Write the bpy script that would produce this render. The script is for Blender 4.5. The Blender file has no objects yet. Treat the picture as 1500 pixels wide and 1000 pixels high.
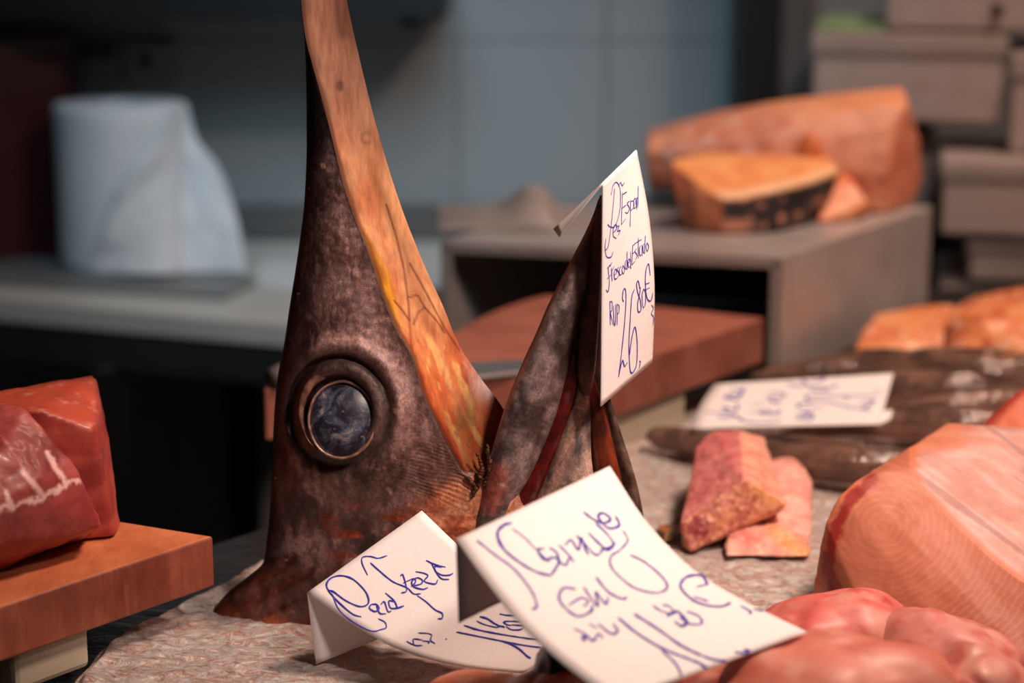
import bpy, bmesh, math, random
import numpy as np
from mathutils import Vector, noise
from mathutils.bvhtree import BVHTree
random.seed(7)
S = bpy.context.scene
C = S.collection
# ------------------------------------------------------------------ camera model
F = 2917.0
PITCH = math.radians(12.6)
H0 = 0.90                       # height of the fish counter
CAM = Vector((0, 0, H0 + 0.49))
_c, _s = math.cos(PITCH), math.sin(PITCH)

def ray(px, py):
    dx = px - 750.0; du = 500.0 - py
    v = Vector((dx, F * _c + du * _s, -F * _s + du * _c))
    return v / v.y

def P(px, py, Y):
    return CAM + ray(px, py) * Y

def G(px, py, h=0.0):
    r = ray(px, py)
    return CAM + r * ((H0 + h - CAM.z) / r.z)

def Pg(px, py, Y, h=0.0):
    """point at depth Y but never below the counter"""
    p = P(px, py, Y)
    if p.z < H0 + h:
        return G(px, py, h)
    return p

def proj(v):
    d = v - CAM
    f = d.y * _c - d.z * _s
    u = d.y * _s + d.z * _c
    return 750 + F * d.x / f, 500 - F * u / f

# ------------------------------------------------------------------ small maths
def lin(c):
    c = c / 255.0
    return c / 12.92 if c <= 0.04045 else ((c + 0.055) / 1.055) ** 2.4

def rgb(r, g, b):
    return (lin(r), lin(g), lin(b))

def mixc(a, b, t):
    t = max(0.0, min(1.0, t))
    return tuple(a[i] * (1 - t) + b[i] * t for i in range(3))

def sst(a, b, x):
    if a == b: return float(x > a)
    t = max(0.0, min(1.0, (x - a) / (b - a)))
    return t * t * (3 - 2 * t)

def fbm(v, s, o=4):
    return noise.fractal(Vector(v) * s, 1.0, 2.0, o)

def pchip(xs, ys):
    xs = np.array(xs, float); ys = np.array(ys, float)
    h = np.diff(xs); d = np.diff(ys) / h
    m = np.zeros(len(xs)); m[0] = d[0]; m[-1] = d[-1]
    for i in range(1, len(xs) - 1):
        if d[i - 1] * d[i] > 0:
            w1 = 2 * h[i] + h[i - 1]; w2 = h[i] + 2 * h[i - 1]
            m[i] = (w1 + w2) / (w1 / d[i - 1] + w2 / d[i])
    def f(x):
        x = min(max(x, xs[0]), xs[-1])
        i = int(min(max(np.searchsorted(xs, x) - 1, 0), len(h) - 1))
        t = (x - xs[i]) / h[i]
        return float((2*t**3-3*t**2+1)*ys[i] + (t**3-2*t**2+t)*h[i]*m[i] + (-2*t**3+3*t**2)*ys[i+1] + (t**3-t**2)*h[i]*m[i+1])
    return f

def smooth_path(pts, n):
    """catmull-rom resample of a list of tuples"""
    pts = [np.array(p, float) for p in pts]
    if len(pts) == 2:
        return [pts[0] * (1 - i / (n - 1)) + pts[1] * i / (n - 1) for i in range(n)]
    seg = len(pts) - 1
    out = []
    for i in range(n):
        t = i / (n - 1) * seg
        k = min(int(t), seg - 1); u = t - k
        p0 = pts[k - 1] if k > 0 else 2 * pts[0] - pts[1]
        p1 = pts[k]; p2 = pts[k + 1]
        p3 = pts[k + 2] if k + 2 <= seg else 2 * pts[seg] - pts[seg - 1]
        out.append(0.5 * ((2*p1) + (-p0+p2)*u + (2*p0-5*p1+4*p2-p3)*u*u + (-p0+3*p1-3*p2+p3)*u**3))
    return out

def segdist(px, py, pl):
    best = 1e9
    for (ax, ay), (bx, by) in zip(pl[:-1], pl[1:]):
        dx, dy = bx - ax, by - ay
        L = dx * dx + dy * dy
        t = 0 if L == 0 else max(0, min(1, ((px - ax) * dx + (py - ay) * dy) / L))
        d = math.hypot(px - ax - t * dx, py - ay - t * dy)
        best = min(best, d)
    return best

# ------------------------------------------------------------------ object helpers
def tag(o, label=None, cat=None, group=None, kind=None):
    if label: o['label'] = label
    if cat: o['category'] = cat
    if group: o['group'] = group
    if kind: o['kind'] = kind
    return o

def empty(name, loc, label=None, cat=None, group=None):
    o = bpy.data.objects.new(name, None)
    o.location = loc; o.empty_display_size = 0.02
    C.objects.link(o)
    return tag(o, label, cat, group)

def setpar(o, parent):
    o.parent = parent
    if parent is not None:
        loc = Vector((0, 0, 0)); q = parent
        while q is not None:
            loc += q.location; q = q.parent
        o.location = -loc if o.type == 'MESH' and not o.get('_l') else o.location
    return o

def link(name, me, mat=None, parent=None, smooth=True):
    o = bpy.data.objects.new(name, me)
    C.objects.link(o)
    if mat is not None: me.materials.append(mat)
    if smooth:
        for p in me.polygons: p.use_smooth = True
    setpar(o, parent)
    return o

def mesh(name, verts, faces, mat=None, parent=None, smooth=True):
    me = bpy.data.meshes.new(name)
    me.from_pydata([tuple(v) for v in verts], [], faces)
    me.update()
    bm = bmesh.new(); bm.from_mesh(me)
    bmesh.ops.recalc_face_normals(bm, faces=bm.faces)
    bm.to_mesh(me); bm.free()
    return link(name, me, mat, parent, smooth)

def frombm(name, bm, mat=None, parent=None, smooth=False):
    bmesh.ops.recalc_face_normals(bm, faces=bm.faces)
    me = bpy.data.meshes.new(name); bm.to_mesh(me); bm.free()
    return link(name, me, mat, parent, smooth)

def paint(o, fn):
    me = o.data
    a = me.color_attributes.get('Col') or me.color_attributes.new('Col', 'FLOAT_COLOR', 'POINT')
    buf = np.ones((len(me.vertices), 4), np.float32)
    off = Vector((0, 0, 0)); q = o
    while q is not None:
        off += q.location; q = q.parent
    for v in me.vertices:
        co = v.co + off
        px, py = proj(co)
        buf[v.index, :3] = fn(px, py, co, v.normal)
    a.data.foreach_set('color', buf.ravel())

def prism(name, outline_top, outline_bot, mat=None, parent=None, bevel=0.0, seg=2, smooth=False):
    n = len(outline_top)
    bm = bmesh.new()
    t = [bm.verts.new(v) for v in outline_top]; b = [bm.verts.new(v) for v in outline_bot]
    bm.faces.new(t); bm.faces.new(b[::-1])
    for i in range(n):
        bm.faces.new((t[i], b[i], b[(i + 1) % n], t[(i + 1) % n]))
    if bevel:
        bmesh.ops.bevel(bm, geom=list(bm.edges), offset=bevel, segments=seg, affect='EDGES', profile=0.5)
    return frombm(name, bm, mat, parent, smooth)

def drop(pts, d):
    return [Vector((p[0], p[1], p[2] - d)) for p in pts]

def box(name, c, size, rz=0, mat=None, parent=None, bevel=0.003):
    hx, hy, hz = size[0] / 2, size[1] / 2, size[2] / 2
    ca, sa = math.cos(rz), math.sin(rz)
    q = [Vector((c[0] + x * ca - y * sa, c[1] + x * sa + y * ca, c[2] + hz)) for x, y in ((-hx, -hy), (hx, -hy), (hx, hy), (-hx, hy))]
    return prism(name, q, drop(q, size[2]), mat, parent, bevel)

def organic(name, pts, mat, parent=None, voxel=0.003, smooth_it=6, amp=0.0015, scale=60, hulls=None, amp2=0, scale2=200):
    """rounded irregular solid: convex hull(s) of the points, voxel remeshed, smoothed and roughened"""
    bm = bmesh.new()
    for hp in (hulls or [pts]):
        b2 = bmesh.new()
        for p in hp: b2.verts.new(p)
        r = bmesh.ops.convex_hull(b2, input=list(b2.verts))
        junk = [g for g in r['geom_interior'] if isinstance(g, bmesh.types.BMVert)]
        if junk: bmesh.ops.delete(b2, geom=junk, context='VERTS')
        m2 = bpy.data.meshes.new('t'); b2.to_mesh(m2); b2.free(); bm.from_mesh(m2); bpy.data.meshes.remove(m2)
    bmesh.ops.recalc_face_normals(bm, faces=bm.faces)
    me = bpy.data.meshes.new(name); bm.to_mesh(me); bm.free()
    o = bpy.data.objects.new(name, me); C.objects.link(o)
    m = o.modifiers.new('r', 'REMESH'); m.mode = 'VOXEL'; m.voxel_size = voxel
    m = o.modifiers.new('s', 'SMOOTH'); m.iterations = smooth_it; m.factor = 0.5
    dg = bpy.context.evaluated_depsgraph_get()
    me2 = bpy.data.meshes.new_from_object(o.evaluated_get(dg))
    o.modifiers.clear(); o.data = me2; me2.name = name; bpy.data.meshes.remove(me)
    nr = [v.normal.copy() for v in me2.vertices]
    for v, n in zip(me2.vertices, nr):
        d = amp * fbm(v.co, scale, 3)
        if amp2: d += amp2 * fbm(v.co, scale2, 3)
        v.co += n * d
        if v.co.z < pts_floor: v.co.z = pts_floor
    me2.materials.clear(); me2.materials.append(mat)
    for p in me2.polygons: p.use_smooth = True
    me2.update()
    setpar(o, parent)
    return o
pts_floor = H0 + 0.001

def tube(name, path, radius, mat, parent=None, n=8, caps=True):
    rads = radius if hasattr(radius, '__len__') else [radius] * len(path)
    path = [Vector(p) for p in path]
    vs, fs = [], []
    up = Vector((0.1, 0.2, 1)).normalized()
    for i, p in enumerate(path):
        t = (path[min(i + 1, len(path) - 1)] - path[max(i - 1, 0)])
        if t.length < 1e-9: t = Vector((1, 0, 0))
        t.normalize()
        a = t.cross(up)
        if a.length < 1e-4: a = t.cross(Vector((1, 0, 0)))
        a.normalize(); b = t.cross(a)
        for k in range(n):
            th = 2 * math.pi * k / n
            vs.append(p + (a * math.cos(th) + b * math.sin(th)) * rads[i])
    for i in range(len(path) - 1):
        for k in range(n):
            fs.append((i*n+k, i*n+(k+1) % n, (i+1)*n+(k+1) % n, (i+1)*n+k))
    if caps:
        fs.append(tuple(range(n))[::-1]); fs.append(tuple(range((len(path)-1)*n, len(path)*n)))
    return mesh(name, vs, fs, mat, parent)

# ------------------------------------------------------------------ materials
def nd(nt, t, **kw):
    n = nt.nodes.new(t)
    for k, v in kw.items():
        if k in n.inputs: n.inputs[k].default_value = v
        else: setattr(n, k, v)
    return n

def base(name):
    m = bpy.data.materials.new(name); m.use_nodes = True
    nt = m.node_tree; b = nt.nodes['Principled BSDF']
    return m, nt, b

def colmix(nt, fac, a, b, mode='MIX'):
    n = nt.nodes.new('ShaderNodeMix'); n.data_type = 'RGBA'; n.blend_type = mode
    for s, v in ((n.inputs[0], fac), (n.inputs[6], a), (n.inputs[7], b)):
        if hasattr(v, 'links') or hasattr(v, 'is_output'): nt.links.new(v, s)
        elif isinstance(v, (int, float)): s.default_value = v
        else: s.default_value = (*v[:3], 1)
    return n.outputs[2]

def ramp(nt, fac, stops):
    r = nt.nodes.new('ShaderNodeValToRGB')
    while len(r.color_ramp.elements) < len(stops): r.color_ramp.elements.new(0.5)
    for e, (p, c) in zip(r.color_ramp.elements, stops):
        e.position = p; e.color = (*c[:3], 1)
    nt.links.new(fac, r.inputs[0])
    return r.outputs[0]

def coords(nt, scale=(1, 1, 1), rot=(0, 0, 0)):
    g = nt.nodes.new('ShaderNodeNewGeometry')
    m = nt.nodes.new('ShaderNodeMapping'); m.inputs['Scale'].default_value = scale; m.inputs['Rotation'].default_value = rot
    nt.links.new(g.outputs['Position'], m.inputs[0])
    return m.outputs[0]

def noisef(nt, vec, scale, detail=4, rough=0.55, dist=0.0):
    n = nt.nodes.new('ShaderNodeTexNoise')
    n.inputs['Scale'].default_value = scale; n.inputs['Detail'].default_value = detail
    n.inputs['Roughness'].default_value = rough; n.inputs['Distortion'].default_value = dist
    nt.links.new(vec, n.inputs['Vector'])
    return n.outputs['Fac']

def bump(nt, b, h, strength=0.3, dist=0.002):
    n = nt.nodes.new('ShaderNodeBump'); n.inputs['Strength'].default_value = strength; n.inputs['Distance'].default_value = dist
    nt.links.new(h, n.inputs['Height']); nt.links.new(n.outputs[0], b.inputs['Normal'])
    return n

def simple(name, col, rough=0.5, metal=0.0, var=0.12, vscale=30, stretch=(1, 1, 1), bs=0.1, bd=0.001, coat=0.0, sss=0.0, spec=0.5):
    m, nt, b = base(name)
    v = coords(nt, stretch)
    f = noisef(nt, v, vscale, 5, 0.6)
    dark = tuple(x * (1 - var) for x in col); light = tuple(min(1, x * (1 + var)) for x in col)
    c = ramp(nt, f, [(0.3, dark), (0.7, light)])
    nt.links.new(c, b.inputs['Base Color'])
    b.inputs['Roughness'].default_value = rough; b.inputs['Metallic'].default_value = metal
    b.inputs['Coat Weight'].default_value = coat; b.inputs['Coat Roughness'].default_value = 0.12
    b.inputs['Specular IOR Level'].default_value = spec
    if sss:
        b.inputs['Subsurface Weight'].default_value = sss
        b.inputs['Subsurface Radius'].default_value = (1, 0.35, 0.2); b.inputs['Subsurface Scale'].default_value = 0.006
    if bs: bump(nt, b, f, bs, bd)
    return m

def vcol(name, rough=0.45, coat=0.0, sss=0.0, nscale=300, var=0.2, stretch=(1, 1, 1), bs=0.3, bd=0.0006, coatr=0.15, bscale=None, spec=0.5):
    m, nt, b = base(name)
    a = nt.nodes.new('ShaderNodeVertexColor'); a.layer_name = 'Col'
    v = coords(nt, stretch)
    f = noisef(nt, v, nscale, 6, 0.65)
    g = ramp(nt, f, [(0.3, (1 - var,) * 3), (0.7, (1 + 0 * var,) * 3)])
    c = colmix(nt, 1.0, a.outputs[0], g, 'MULTIPLY')
    nt.links.new(c, b.inputs['Base Color'])
    b.inputs['Roughness'].default_value = rough; b.inputs['Coat Weight'].default_value = coat; b.inputs['Coat Roughness'].default_value = coatr
    b.inputs['Specular IOR Level'].default_value = spec
    if sss:
        b.inputs['Subsurface Weight'].default_value = sss
        b.inputs['Subsurface Radius'].default_value = (1, 0.4, 0.25); b.inputs['Subsurface Scale'].default_value = 0.005
    f2 = noisef(nt, v, bscale or nscale, 5, 0.6)
    bump(nt, b, f2, bs, bd)
    return m

def emit_free_paper():
    m, nt, b = base('card_paper')
    f = noisef(nt, coords(nt), 400, 3)
    nt.links.new(ramp(nt, f, [(0.3, rgb(236, 233, 233)), (0.7, rgb(242, 239, 239))]), b.inputs['Base Color'])
    b.inputs['Roughness'].default_value = 0.55
    b.inputs['Subsurface Weight'].default_value = 0.0
    return m

M = {}
M['paper'] = emit_free_paper()
M['ink'] = simple('blue_ink', rgb(52, 54, 178), 0.45, var=0.2, vscale=300, bs=0)
M['skin'] = vcol('fish_skin', rough=0.42, coat=0.12, coatr=0.3, nscale=700, var=0.35, bs=0.35, bd=0.0005)
def mat_skin():
    m, nt, b = base('fish_skin')
    a = nt.nodes.new('ShaderNodeVertexColor'); a.layer_name = 'Col'
    v = coords(nt, (1, 1, 0.55)); v1 = coords(nt)
    f = noisef(nt, v, 520, 6, 0.7, 0.4); f2 = noisef(nt, v1, 150, 7, 0.75, 1.5); f3 = noisef(nt, v1, 1100, 3, 0.6)
    c = colmix(nt, 1.0, a.outputs[0], ramp(nt, f, [(0.3, (0.55,) * 3), (0.65, (1.12,) * 3)]), 'MULTIPLY')
    c = colmix(nt, 1.0, c, ramp(nt, f2, [(0.3, (0.55, 0.46, 0.42)), (0.5, (1, 1, 1)), (0.68, (1.6, 1.6, 1.62))]), 'MULTIPLY')
    c = colmix(nt, 1.0, c, (1.0, 0.86, 0.80), 'MULTIPLY')
    nt.links.new(c, b.inputs['Base Color'])
    rr = nt.nodes.new('ShaderNodeMapRange'); rr.inputs[1].default_value = 0.3; rr.inputs[2].default_value = 0.7; rr.inputs[3].default_value = 0.3; rr.inputs[4].default_value = 0.6
    nt.links.new(f2, rr.inputs[0]); nt.links.new(rr.outputs[0], b.inputs['Roughness'])
    b.inputs['Coat Weight'].default_value = 0.15; b.inputs['Coat Roughness'].default_value = 0.25
    mx = nt.nodes.new('ShaderNodeMath'); mx.operation = 'ADD'; nt.links.new(f, mx.inputs[0]); nt.links.new(f3, mx.inputs[1])
    bump(nt, b, mx.outputs[0], 0.45, 0.0006)
    return m
M['skin'] = mat_skin()
M['palate'] = vcol('palate_skin', rough=0.33, coat=0.25, coatr=0.25, nscale=330, var=0.42, stretch=(1, 1, 0.14), bs=0.35, bd=0.0005)
M['meat'] = vcol('fresh_meat', rough=0.48, coat=0.12, sss=0.15, nscale=300, var=0.15, bs=0.35, bd=0.0008)
M['meatsoft'] = vcol('soft_meat', rough=0.5, coat=0.08, sss=0.2, nscale=200, var=0.1, bs=0.1, bd=0.0006, coatr=0.3)
M['wetfish'] = vcol('wet_fish_skin', rough=0.4, coat=1.0, coatr=0.13, nscale=220, var=0.4, bs=1.0, bd=0.006, bscale=260)

def coat_bump(m, scale, strength, dist):
    nt = m.node_tree; b = nt.nodes['Principled BSDF']
    n = nt.nodes.new('ShaderNodeBump'); n.inputs['Strength'].default_value = strength; n.inputs['Distance'].default_value = dist
    nt.links.new(noisef(nt, coords(nt), scale, 2, 0.5), n.inputs['Height']); nt.links.new(n.outputs[0], b.inputs['Coat Normal'])
coat_bump(M['wetfish'], 210, 0.8, 0.0016)

def mat_wood(name, a, b_, c_, sc=(6, 60, 60), rot=0.0, rough=0.5):
    m, nt, b = base(name)
    v = coords(nt, sc, (0, 0, rot))
    f = noisef(nt, v, 1.6, 8, 0.65, 0.6)
    f2 = noisef(nt, coords(nt), 14, 5, 0.6)
    c1 = ramp(nt, f, [(0.25, a), (0.5, b_), (0.75, c_)])
    c = colmix(nt, 0.55, c1, ramp(nt, f2, [(0.3, a), (0.7, c_)]))
    nt.links.new(c, b.inputs['Base Color']); b.inputs['Roughness'].default_value = rough
    bump(nt, b, f, 0.25, 0.001)
    return m
M['board1'] = mat_wood('chopping_wood', rgb(160, 84, 52), rgb(204, 116, 74), rgb(232, 150, 104), (50, 12, 30), 0.75)
M['board2'] = mat_wood('chopping_wood_dark', rgb(136, 78, 62), rgb(166, 98, 78), rgb(190, 122, 100), (9, 60, 12), 0.9)
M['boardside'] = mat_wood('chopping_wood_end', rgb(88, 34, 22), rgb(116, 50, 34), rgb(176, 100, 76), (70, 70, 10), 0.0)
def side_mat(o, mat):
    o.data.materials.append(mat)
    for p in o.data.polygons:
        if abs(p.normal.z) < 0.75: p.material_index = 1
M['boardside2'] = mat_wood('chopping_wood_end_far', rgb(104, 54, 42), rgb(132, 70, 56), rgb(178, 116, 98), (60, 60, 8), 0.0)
M['foot'] = simple('foot_plastic', rgb(176, 168, 148), 0.5, var=0.08)
M['steel'] = simple('brushed_steel', rgb(190, 182, 178), 0.42, 0.45, var=0.15, vscale=14, bs=0.1, bd=0.001)
M['steel_dark'] = simple('dark_steel', rgb(96, 92, 92), 0.4, 0.8, var=0.3, vscale=20, stretch=(1, 1, 1), bs=0.25, bd=0.002)
M['tray'] = simple('wet_tray', rgb(60, 58, 58), 0.28, 0.5, var=0.4, vscale=40, stretch=(1, 2, 1), bs=0.5, bd=0.004)
M['knife'] = simple('knife_blade', rgb(128, 132, 134), 0.35, 0.6, var=0.1, bs=0)
M['knifeh'] = simple('knife_handle', rgb(92, 88, 84), 0.45, var=0.3, vscale=120)
M['foam'] = simple('white_foam', rgb(182, 166, 160), 0.75, var=0.06, vscale=25, bs=0.15, bd=0.001)
M['foamrim'] = simple('foam_rim', rgb(168, 154, 148), 0.75, var=0.08, vscale=25)
M['black'] = simple('black_mark', (0.008, 0.008, 0.008), 0.6, bs=0)
M['redprint'] = simple('red_print', rgb(188, 130, 122), 0.7, bs=0)
M['blueplastic'] = simple('blue_plastic', rgb(40, 60, 110), 0.35, bs=0)
M['navy'] = simple('navy_plastic', rgb(14, 14, 40), 0.35, bs=0.1)
M['green'] = simple('green_sheet', rgb(140, 168, 120), 0.6, var=0.2)
M['tissue'] = simple('white_tissue', rgb(214, 222, 228), 0.85, var=0.04, vscale=30, bs=0.25, bd=0.002)
M['core'] = simple('card_core', rgb(110, 92, 74), 0.8)
M['table'] = simple('worktop_white', rgb(200, 204, 200), 0.4, var=0.07, vscale=6)
M['apron'] = simple('dark_apron', rgb(44, 46, 48), 0.5, var=0.2, vscale=5)
M['plate'] = simple('grey_slab', rgb(120, 124, 126), 0.45, var=0.1, vscale=8)
M['crate'] = simple('red_plastic', rgb(58, 4, 7), 0.45, var=0.2)
M['crate_rim'] = simple('crate_rim', rgb(70, 54, 48), 0.5, var=0.2)
M['post'] = simple('black_post', rgb(16, 15, 16), 0.45, bs=0)
M['ledge'] = simple('grey_ledge', rgb(96, 94, 94), 0.5)
M['socket'] = simple('socket_plastic', rgb(150, 150, 158), 0.4, bs=0)
M['sheet'] = simple('grey_plastic_sheet', rgb(150, 138, 130), 0.35, var=0.15, bs=0.4, bd=0.004)
M['cloth'] = simple('dark_cloth', rgb(34, 34, 36), 0.9, var=0.2)
M['eyeglass'] = None

def mat_wall():
    m, nt, b = base('wall_tiles')
    g = nt.nodes.new('ShaderNodeNewGeometry')
    sx = nt.nodes.new('ShaderNodeSeparateXYZ'); nt.links.new(g.outputs['Position'], sx.inputs[0])
    cb = nt.nodes.new('ShaderNodeCombineXYZ')
    nt.links.new(sx.outputs[0], cb.inputs[0]); nt.links.new(sx.outputs[2], cb.inputs[1])
    mp = nt.nodes.new('ShaderNodeMapping'); mp.inputs['Location'].default_value = (0.089, -1.162, 0)
    nt.links.new(cb.outputs[0], mp.inputs[0])
    br = nt.nodes.new('ShaderNodeTexBrick'); br.offset = 0.0
    br.inputs['Scale'].default_value = 1.0; br.inputs['Brick Width'].default_value = 0.242; br.inputs['Row Height'].default_value = 0.31
    br.inputs['Mortar Size'].default_value = 0.0035; br.inputs['Mortar Smooth'].default_value = 0.3
    br.inputs['Color1'].default_value = (*rgb(160, 165, 168), 1); br.inputs['Color2'].default_value = (*rgb(154, 160, 163), 1)
    br.inputs['Mortar'].default_value = (*rgb(128, 132, 134), 1)
    nt.links.new(mp.outputs[0], br.inputs['Vector'])
    nt.links.new(br.outputs['Color'], b.inputs['Base Color'])
    b.inputs['Roughness'].default_value = 0.38
    bump(nt, b, br.outputs['Fac'], 0.3, -0.002)
    return m
M['wall'] = mat_wall()
M['floor'] = simple('floor_tiles', rgb(34, 33, 34), 0.6, var=0.3, vscale=4)
M['ceil'] = simple('ceiling_paint', rgb(60, 60, 62), 0.8, bs=0)

def mat_ice():
    m, nt, b = base('film_over_ice')
    v = coords(nt, (1.0, 1.5, 1))
    f1 = noisef(nt, v, 16, 6, 0.7, 0.8)
    f2 = noisef(nt, v, 75, 6, 0.7, 1.6)
    f3 = noisef(nt, coords(nt, (1, 1, 1), (0, 0, 0.5)), 9, 4, 0.6, 0.5)
    c1 = ramp(nt, f1, [(0.3, rgb(214, 178, 168)), (0.5, rgb(246, 226, 218)), (0.66, rgb(255, 246, 242))])
    c2 = ramp(nt, f2, [(0.34, rgb(170, 106, 92)), (0.42, rgb(226, 188, 174)), (0.5, rgb(248, 228, 218)), (0.56, rgb(255, 255, 252))])
    c12 = colmix(nt, 0.82, c1, c2)
    stain = ramp(nt, f3, [(0.56, (0, 0, 0)), (0.72, (1, 1, 1))])
    nt.links.new(colmix(nt, stain, c12, colmix(nt, 0.6, c12, rgb(206, 128, 104))), b.inputs['Base Color'])
    b.inputs['Roughness'].default_value = 0.34; b.inputs['Coat Weight'].default_value = 0.6; b.inputs['Coat Roughness'].default_value = 0.16
    b.inputs['Subsurface Weight'].default_value = 0.15; b.inputs['Subsurface Scale'].default_value = 0.01
    bump(nt, b, f2, 1.0, 0.009)
    return m
M['ice'] = mat_ice()

def mat_eye():
    m, nt, b = base('clouded_eye')
    v = coords(nt)
    f = noisef(nt, v, 75, 6, 0.65, 0.8); f2 = noisef(nt, v, 260, 5, 0.7)
    c = ramp(nt, f, [(0.32, rgb(24, 20, 30)), (0.47, rgb(40, 38, 54)), (0.58, rgb(84, 90, 108)), (0.72, rgb(170, 156, 148))])
    g = ramp(nt, f2, [(0.6, (0, 0, 0)), (0.74, (1, 1, 1))])
    nt.links.new(colmix(nt, 0.18, c, g, 'ADD'), b.inputs['Base Color'])
    b.inputs['Roughness'].default_value = 0.35; b.inputs['Coat Weight'].default_value = 0.25; b.inputs['Coat Roughness'].default_value = 0.3
    bump(nt, b, f2, 0.12, 0.001)
    return m
M['eye'] = mat_eye()
M['eyering'] = vcol('eye_rim_skin', rough=0.3, coat=0.4, nscale=500, var=0.3, bs=0.3)

exec_parts = []
# ================================================================== SETTING
def sbox(name, x0, x1, y0, y1, z0, z1, mat):
    o = box(name, ((x0+x1)/2, (y0+y1)/2, (z0+z1)/2), (x1-x0, y1-y0, z1-z0), 0, mat, None, 0)
    o['kind'] = 'structure'
    return o
sbox('floor', -2.6, 2.6, -0.8, 3.4, -0.05, 0.0, M['floor'])
sbox('wall_back', -2.6, 2.6, 3.25, 3.35, 0.0, 2.7, M['wall'])
sbox('wall_left', -2.7, -2.6, -0.8, 3.35, 0.0, 2.7, M['floor'])
sbox('wall_right', 2.6, 2.7, -0.8, 3.35, 0.0, 2.7, M['wall'])
sbox('ceiling', -2.7, 2.7, -0.8, 3.35, 2.7, 2.75, M['ceil'])
o = sbox('trim_1', -2.6, 1.0, 3.20, 3.25, H0 - 0.055, H0 - 0.005, M['ledge'])

# --- counter under the fish
top = [G(-250, 1130), G(160, 832), G(313, 777), G(390, 752)]
cl = [Vector((p.x, p.y, H0 - 0.012)) for p in top]
corner = cl[3] + (cl[3] - cl[1]).normalized() * 0.10
cl += [corner, Vector((corner.x + 0.01, 2.57, H0 - 0.012)), Vector((1.35, 2.57, H0 - 0.012)), Vector((1.35, 0.62, H0 - 0.012)), Vector((-0.62, 0.62, H0 - 0.012))]
cl = cl[1:]
front = G(-160, 1130); cl.append(Vector((front.x - 0.1, front.y, H0 - 0.012)))
cnt = empty('fish_counter', (0.3, 1.5, 0), 'dark wet steel fish counter whose bare edge shows left of the swordfish head', 'counter')
prism('counter_top', cl, drop(cl, 0.03), M['tray'], cnt, 0.002)
cb2 = [Vector((0.3 + (p.x - 0.3) * 0.93, 1.5 + (p.y - 1.5) * 0.93, H0 - 0.042)) for p in cl]
prism('cabinet', cb2, [Vector((p.x, p.y, 0)) for p in cb2], M['apron'], cnt)

# --- ice bed with film (a shallow rounded bed over the counter)
def ice_bed():
    edge = [(20, 1120), (150, 935), (255, 880), (365, 822), (395, 800)]
    left = [G(*e) for e in edge]
    left.append(Vector((-0.125, 1.70, H0))); left.append(Vector((0.02, 1.86, H0))); left.append(Vector((0.30, 2.00, H0))); left.append(Vector((0.40, 2.12, H0))); left.append(Vector((0.58, 2.42, H0))); left.append(Vector((0.63, 2.5, H0)))
    ys = [p.y for p in left]; xs = [p.x for p in left]
    fx = pchip(ys, xs)
    NY, NX = 300, 300
    vs, fs = [], []
    for j in range(NY + 1):
        y = ys[0] + (2.5 - ys[0]) * j / NY
        x0 = fx(y) + 0.003 * noise.noise(Vector((y * 30, 0, 0)))
        for i in range(NX + 1):
            u = i / NX
            x = x0 + (1.25 - x0) * (u ** 1.25)
            d = x - x0
            e = min(1, d / 0.012)
            z = H0 - 0.011 + 0.011 * math.sin(e * math.pi / 2)
            lump = 0.0022 * fbm((x, y * 1.4, 0), 42, 4) + 0.0014 * noise.noise(Vector((x * 120, y * 170, 3)))
            rim = 0.004 * math.exp(-((d - 0.008) / 0.005) ** 2)
            vs.append((x, y, max(H0 - 0.0075, z - 0.002 + e * lump + rim * 0.6)))
    for j in range(NY):
        for i in range(NX):
            a = j * (NX + 1) + i
            fs.append((a, a + 1, a + NX + 2, a + NX + 1))
    o = mesh('ice_bed', vs, fs, M['ice'])
    m = o.modifiers.new('s', 'SOLIDIFY'); m.thickness = 0.003; m.offset = -1
    return tag(o, 'crushed ice bed under wet pinkish plastic film across the counter', 'ice bed', kind='stuff')
ice_bed()

# ================================================================== SWORDFISH HEAD
HEADY = 1.335
head = empty('swordfish', G(560, 925), 'brown swordfish head standing upright with bill up and clouded eye', 'fish head')
fL = pchip([-620, -300, 0, 60, 100, 214, 290, 366, 450, 504, 544, 600, 640, 720, 790, 822, 845, 865, 885, 905, 925, 960],
           [395, 418, 440, 446, 448, 449, 446, 437, 424, 416, 408, 402, 400, 397, 391, 386, 362, 336, 318, 299, 300, 310])
fB = pchip([-620, -300, 0, 52, 92, 116, 168, 216, 272, 316, 370, 415, 476, 520, 576, 617, 666, 690, 700, 720, 760, 800, 960],
           [398, 419, 441, 447, 457, 464, 478, 490, 504, 519, 540, 555, 578, 603, 620, 639, 664, 679, 692, 722, 765, 785, 800])
fR = pchip([-620, -300, 0, 100, 187, 286, 385, 446, 504, 552, 600, 650, 700, 760, 800, 960],
           [418, 462, 508, 530, 552, 582, 620, 648, 672, 703, 738, 760, 785, 805, 815, 825])
fD = pchip([-620, -300, 0, 200, 400, 600, 700, 800, 900, 960], [0.004, 0.007, 0.011, 0.018, 0.031, 0.043, 0.046, 0.048, 0.055, 0.058])
fV = pchip([-620, 0, 300, 500, 600, 690, 720, 960], [0.1, 0.15, 0.2, 0.2, 0.38, 0.5, 0.55, 0.6])   # where the right edge sits in depth, as a share of the half depth
EX, EY = 497, 602
skin_pts = []
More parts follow.
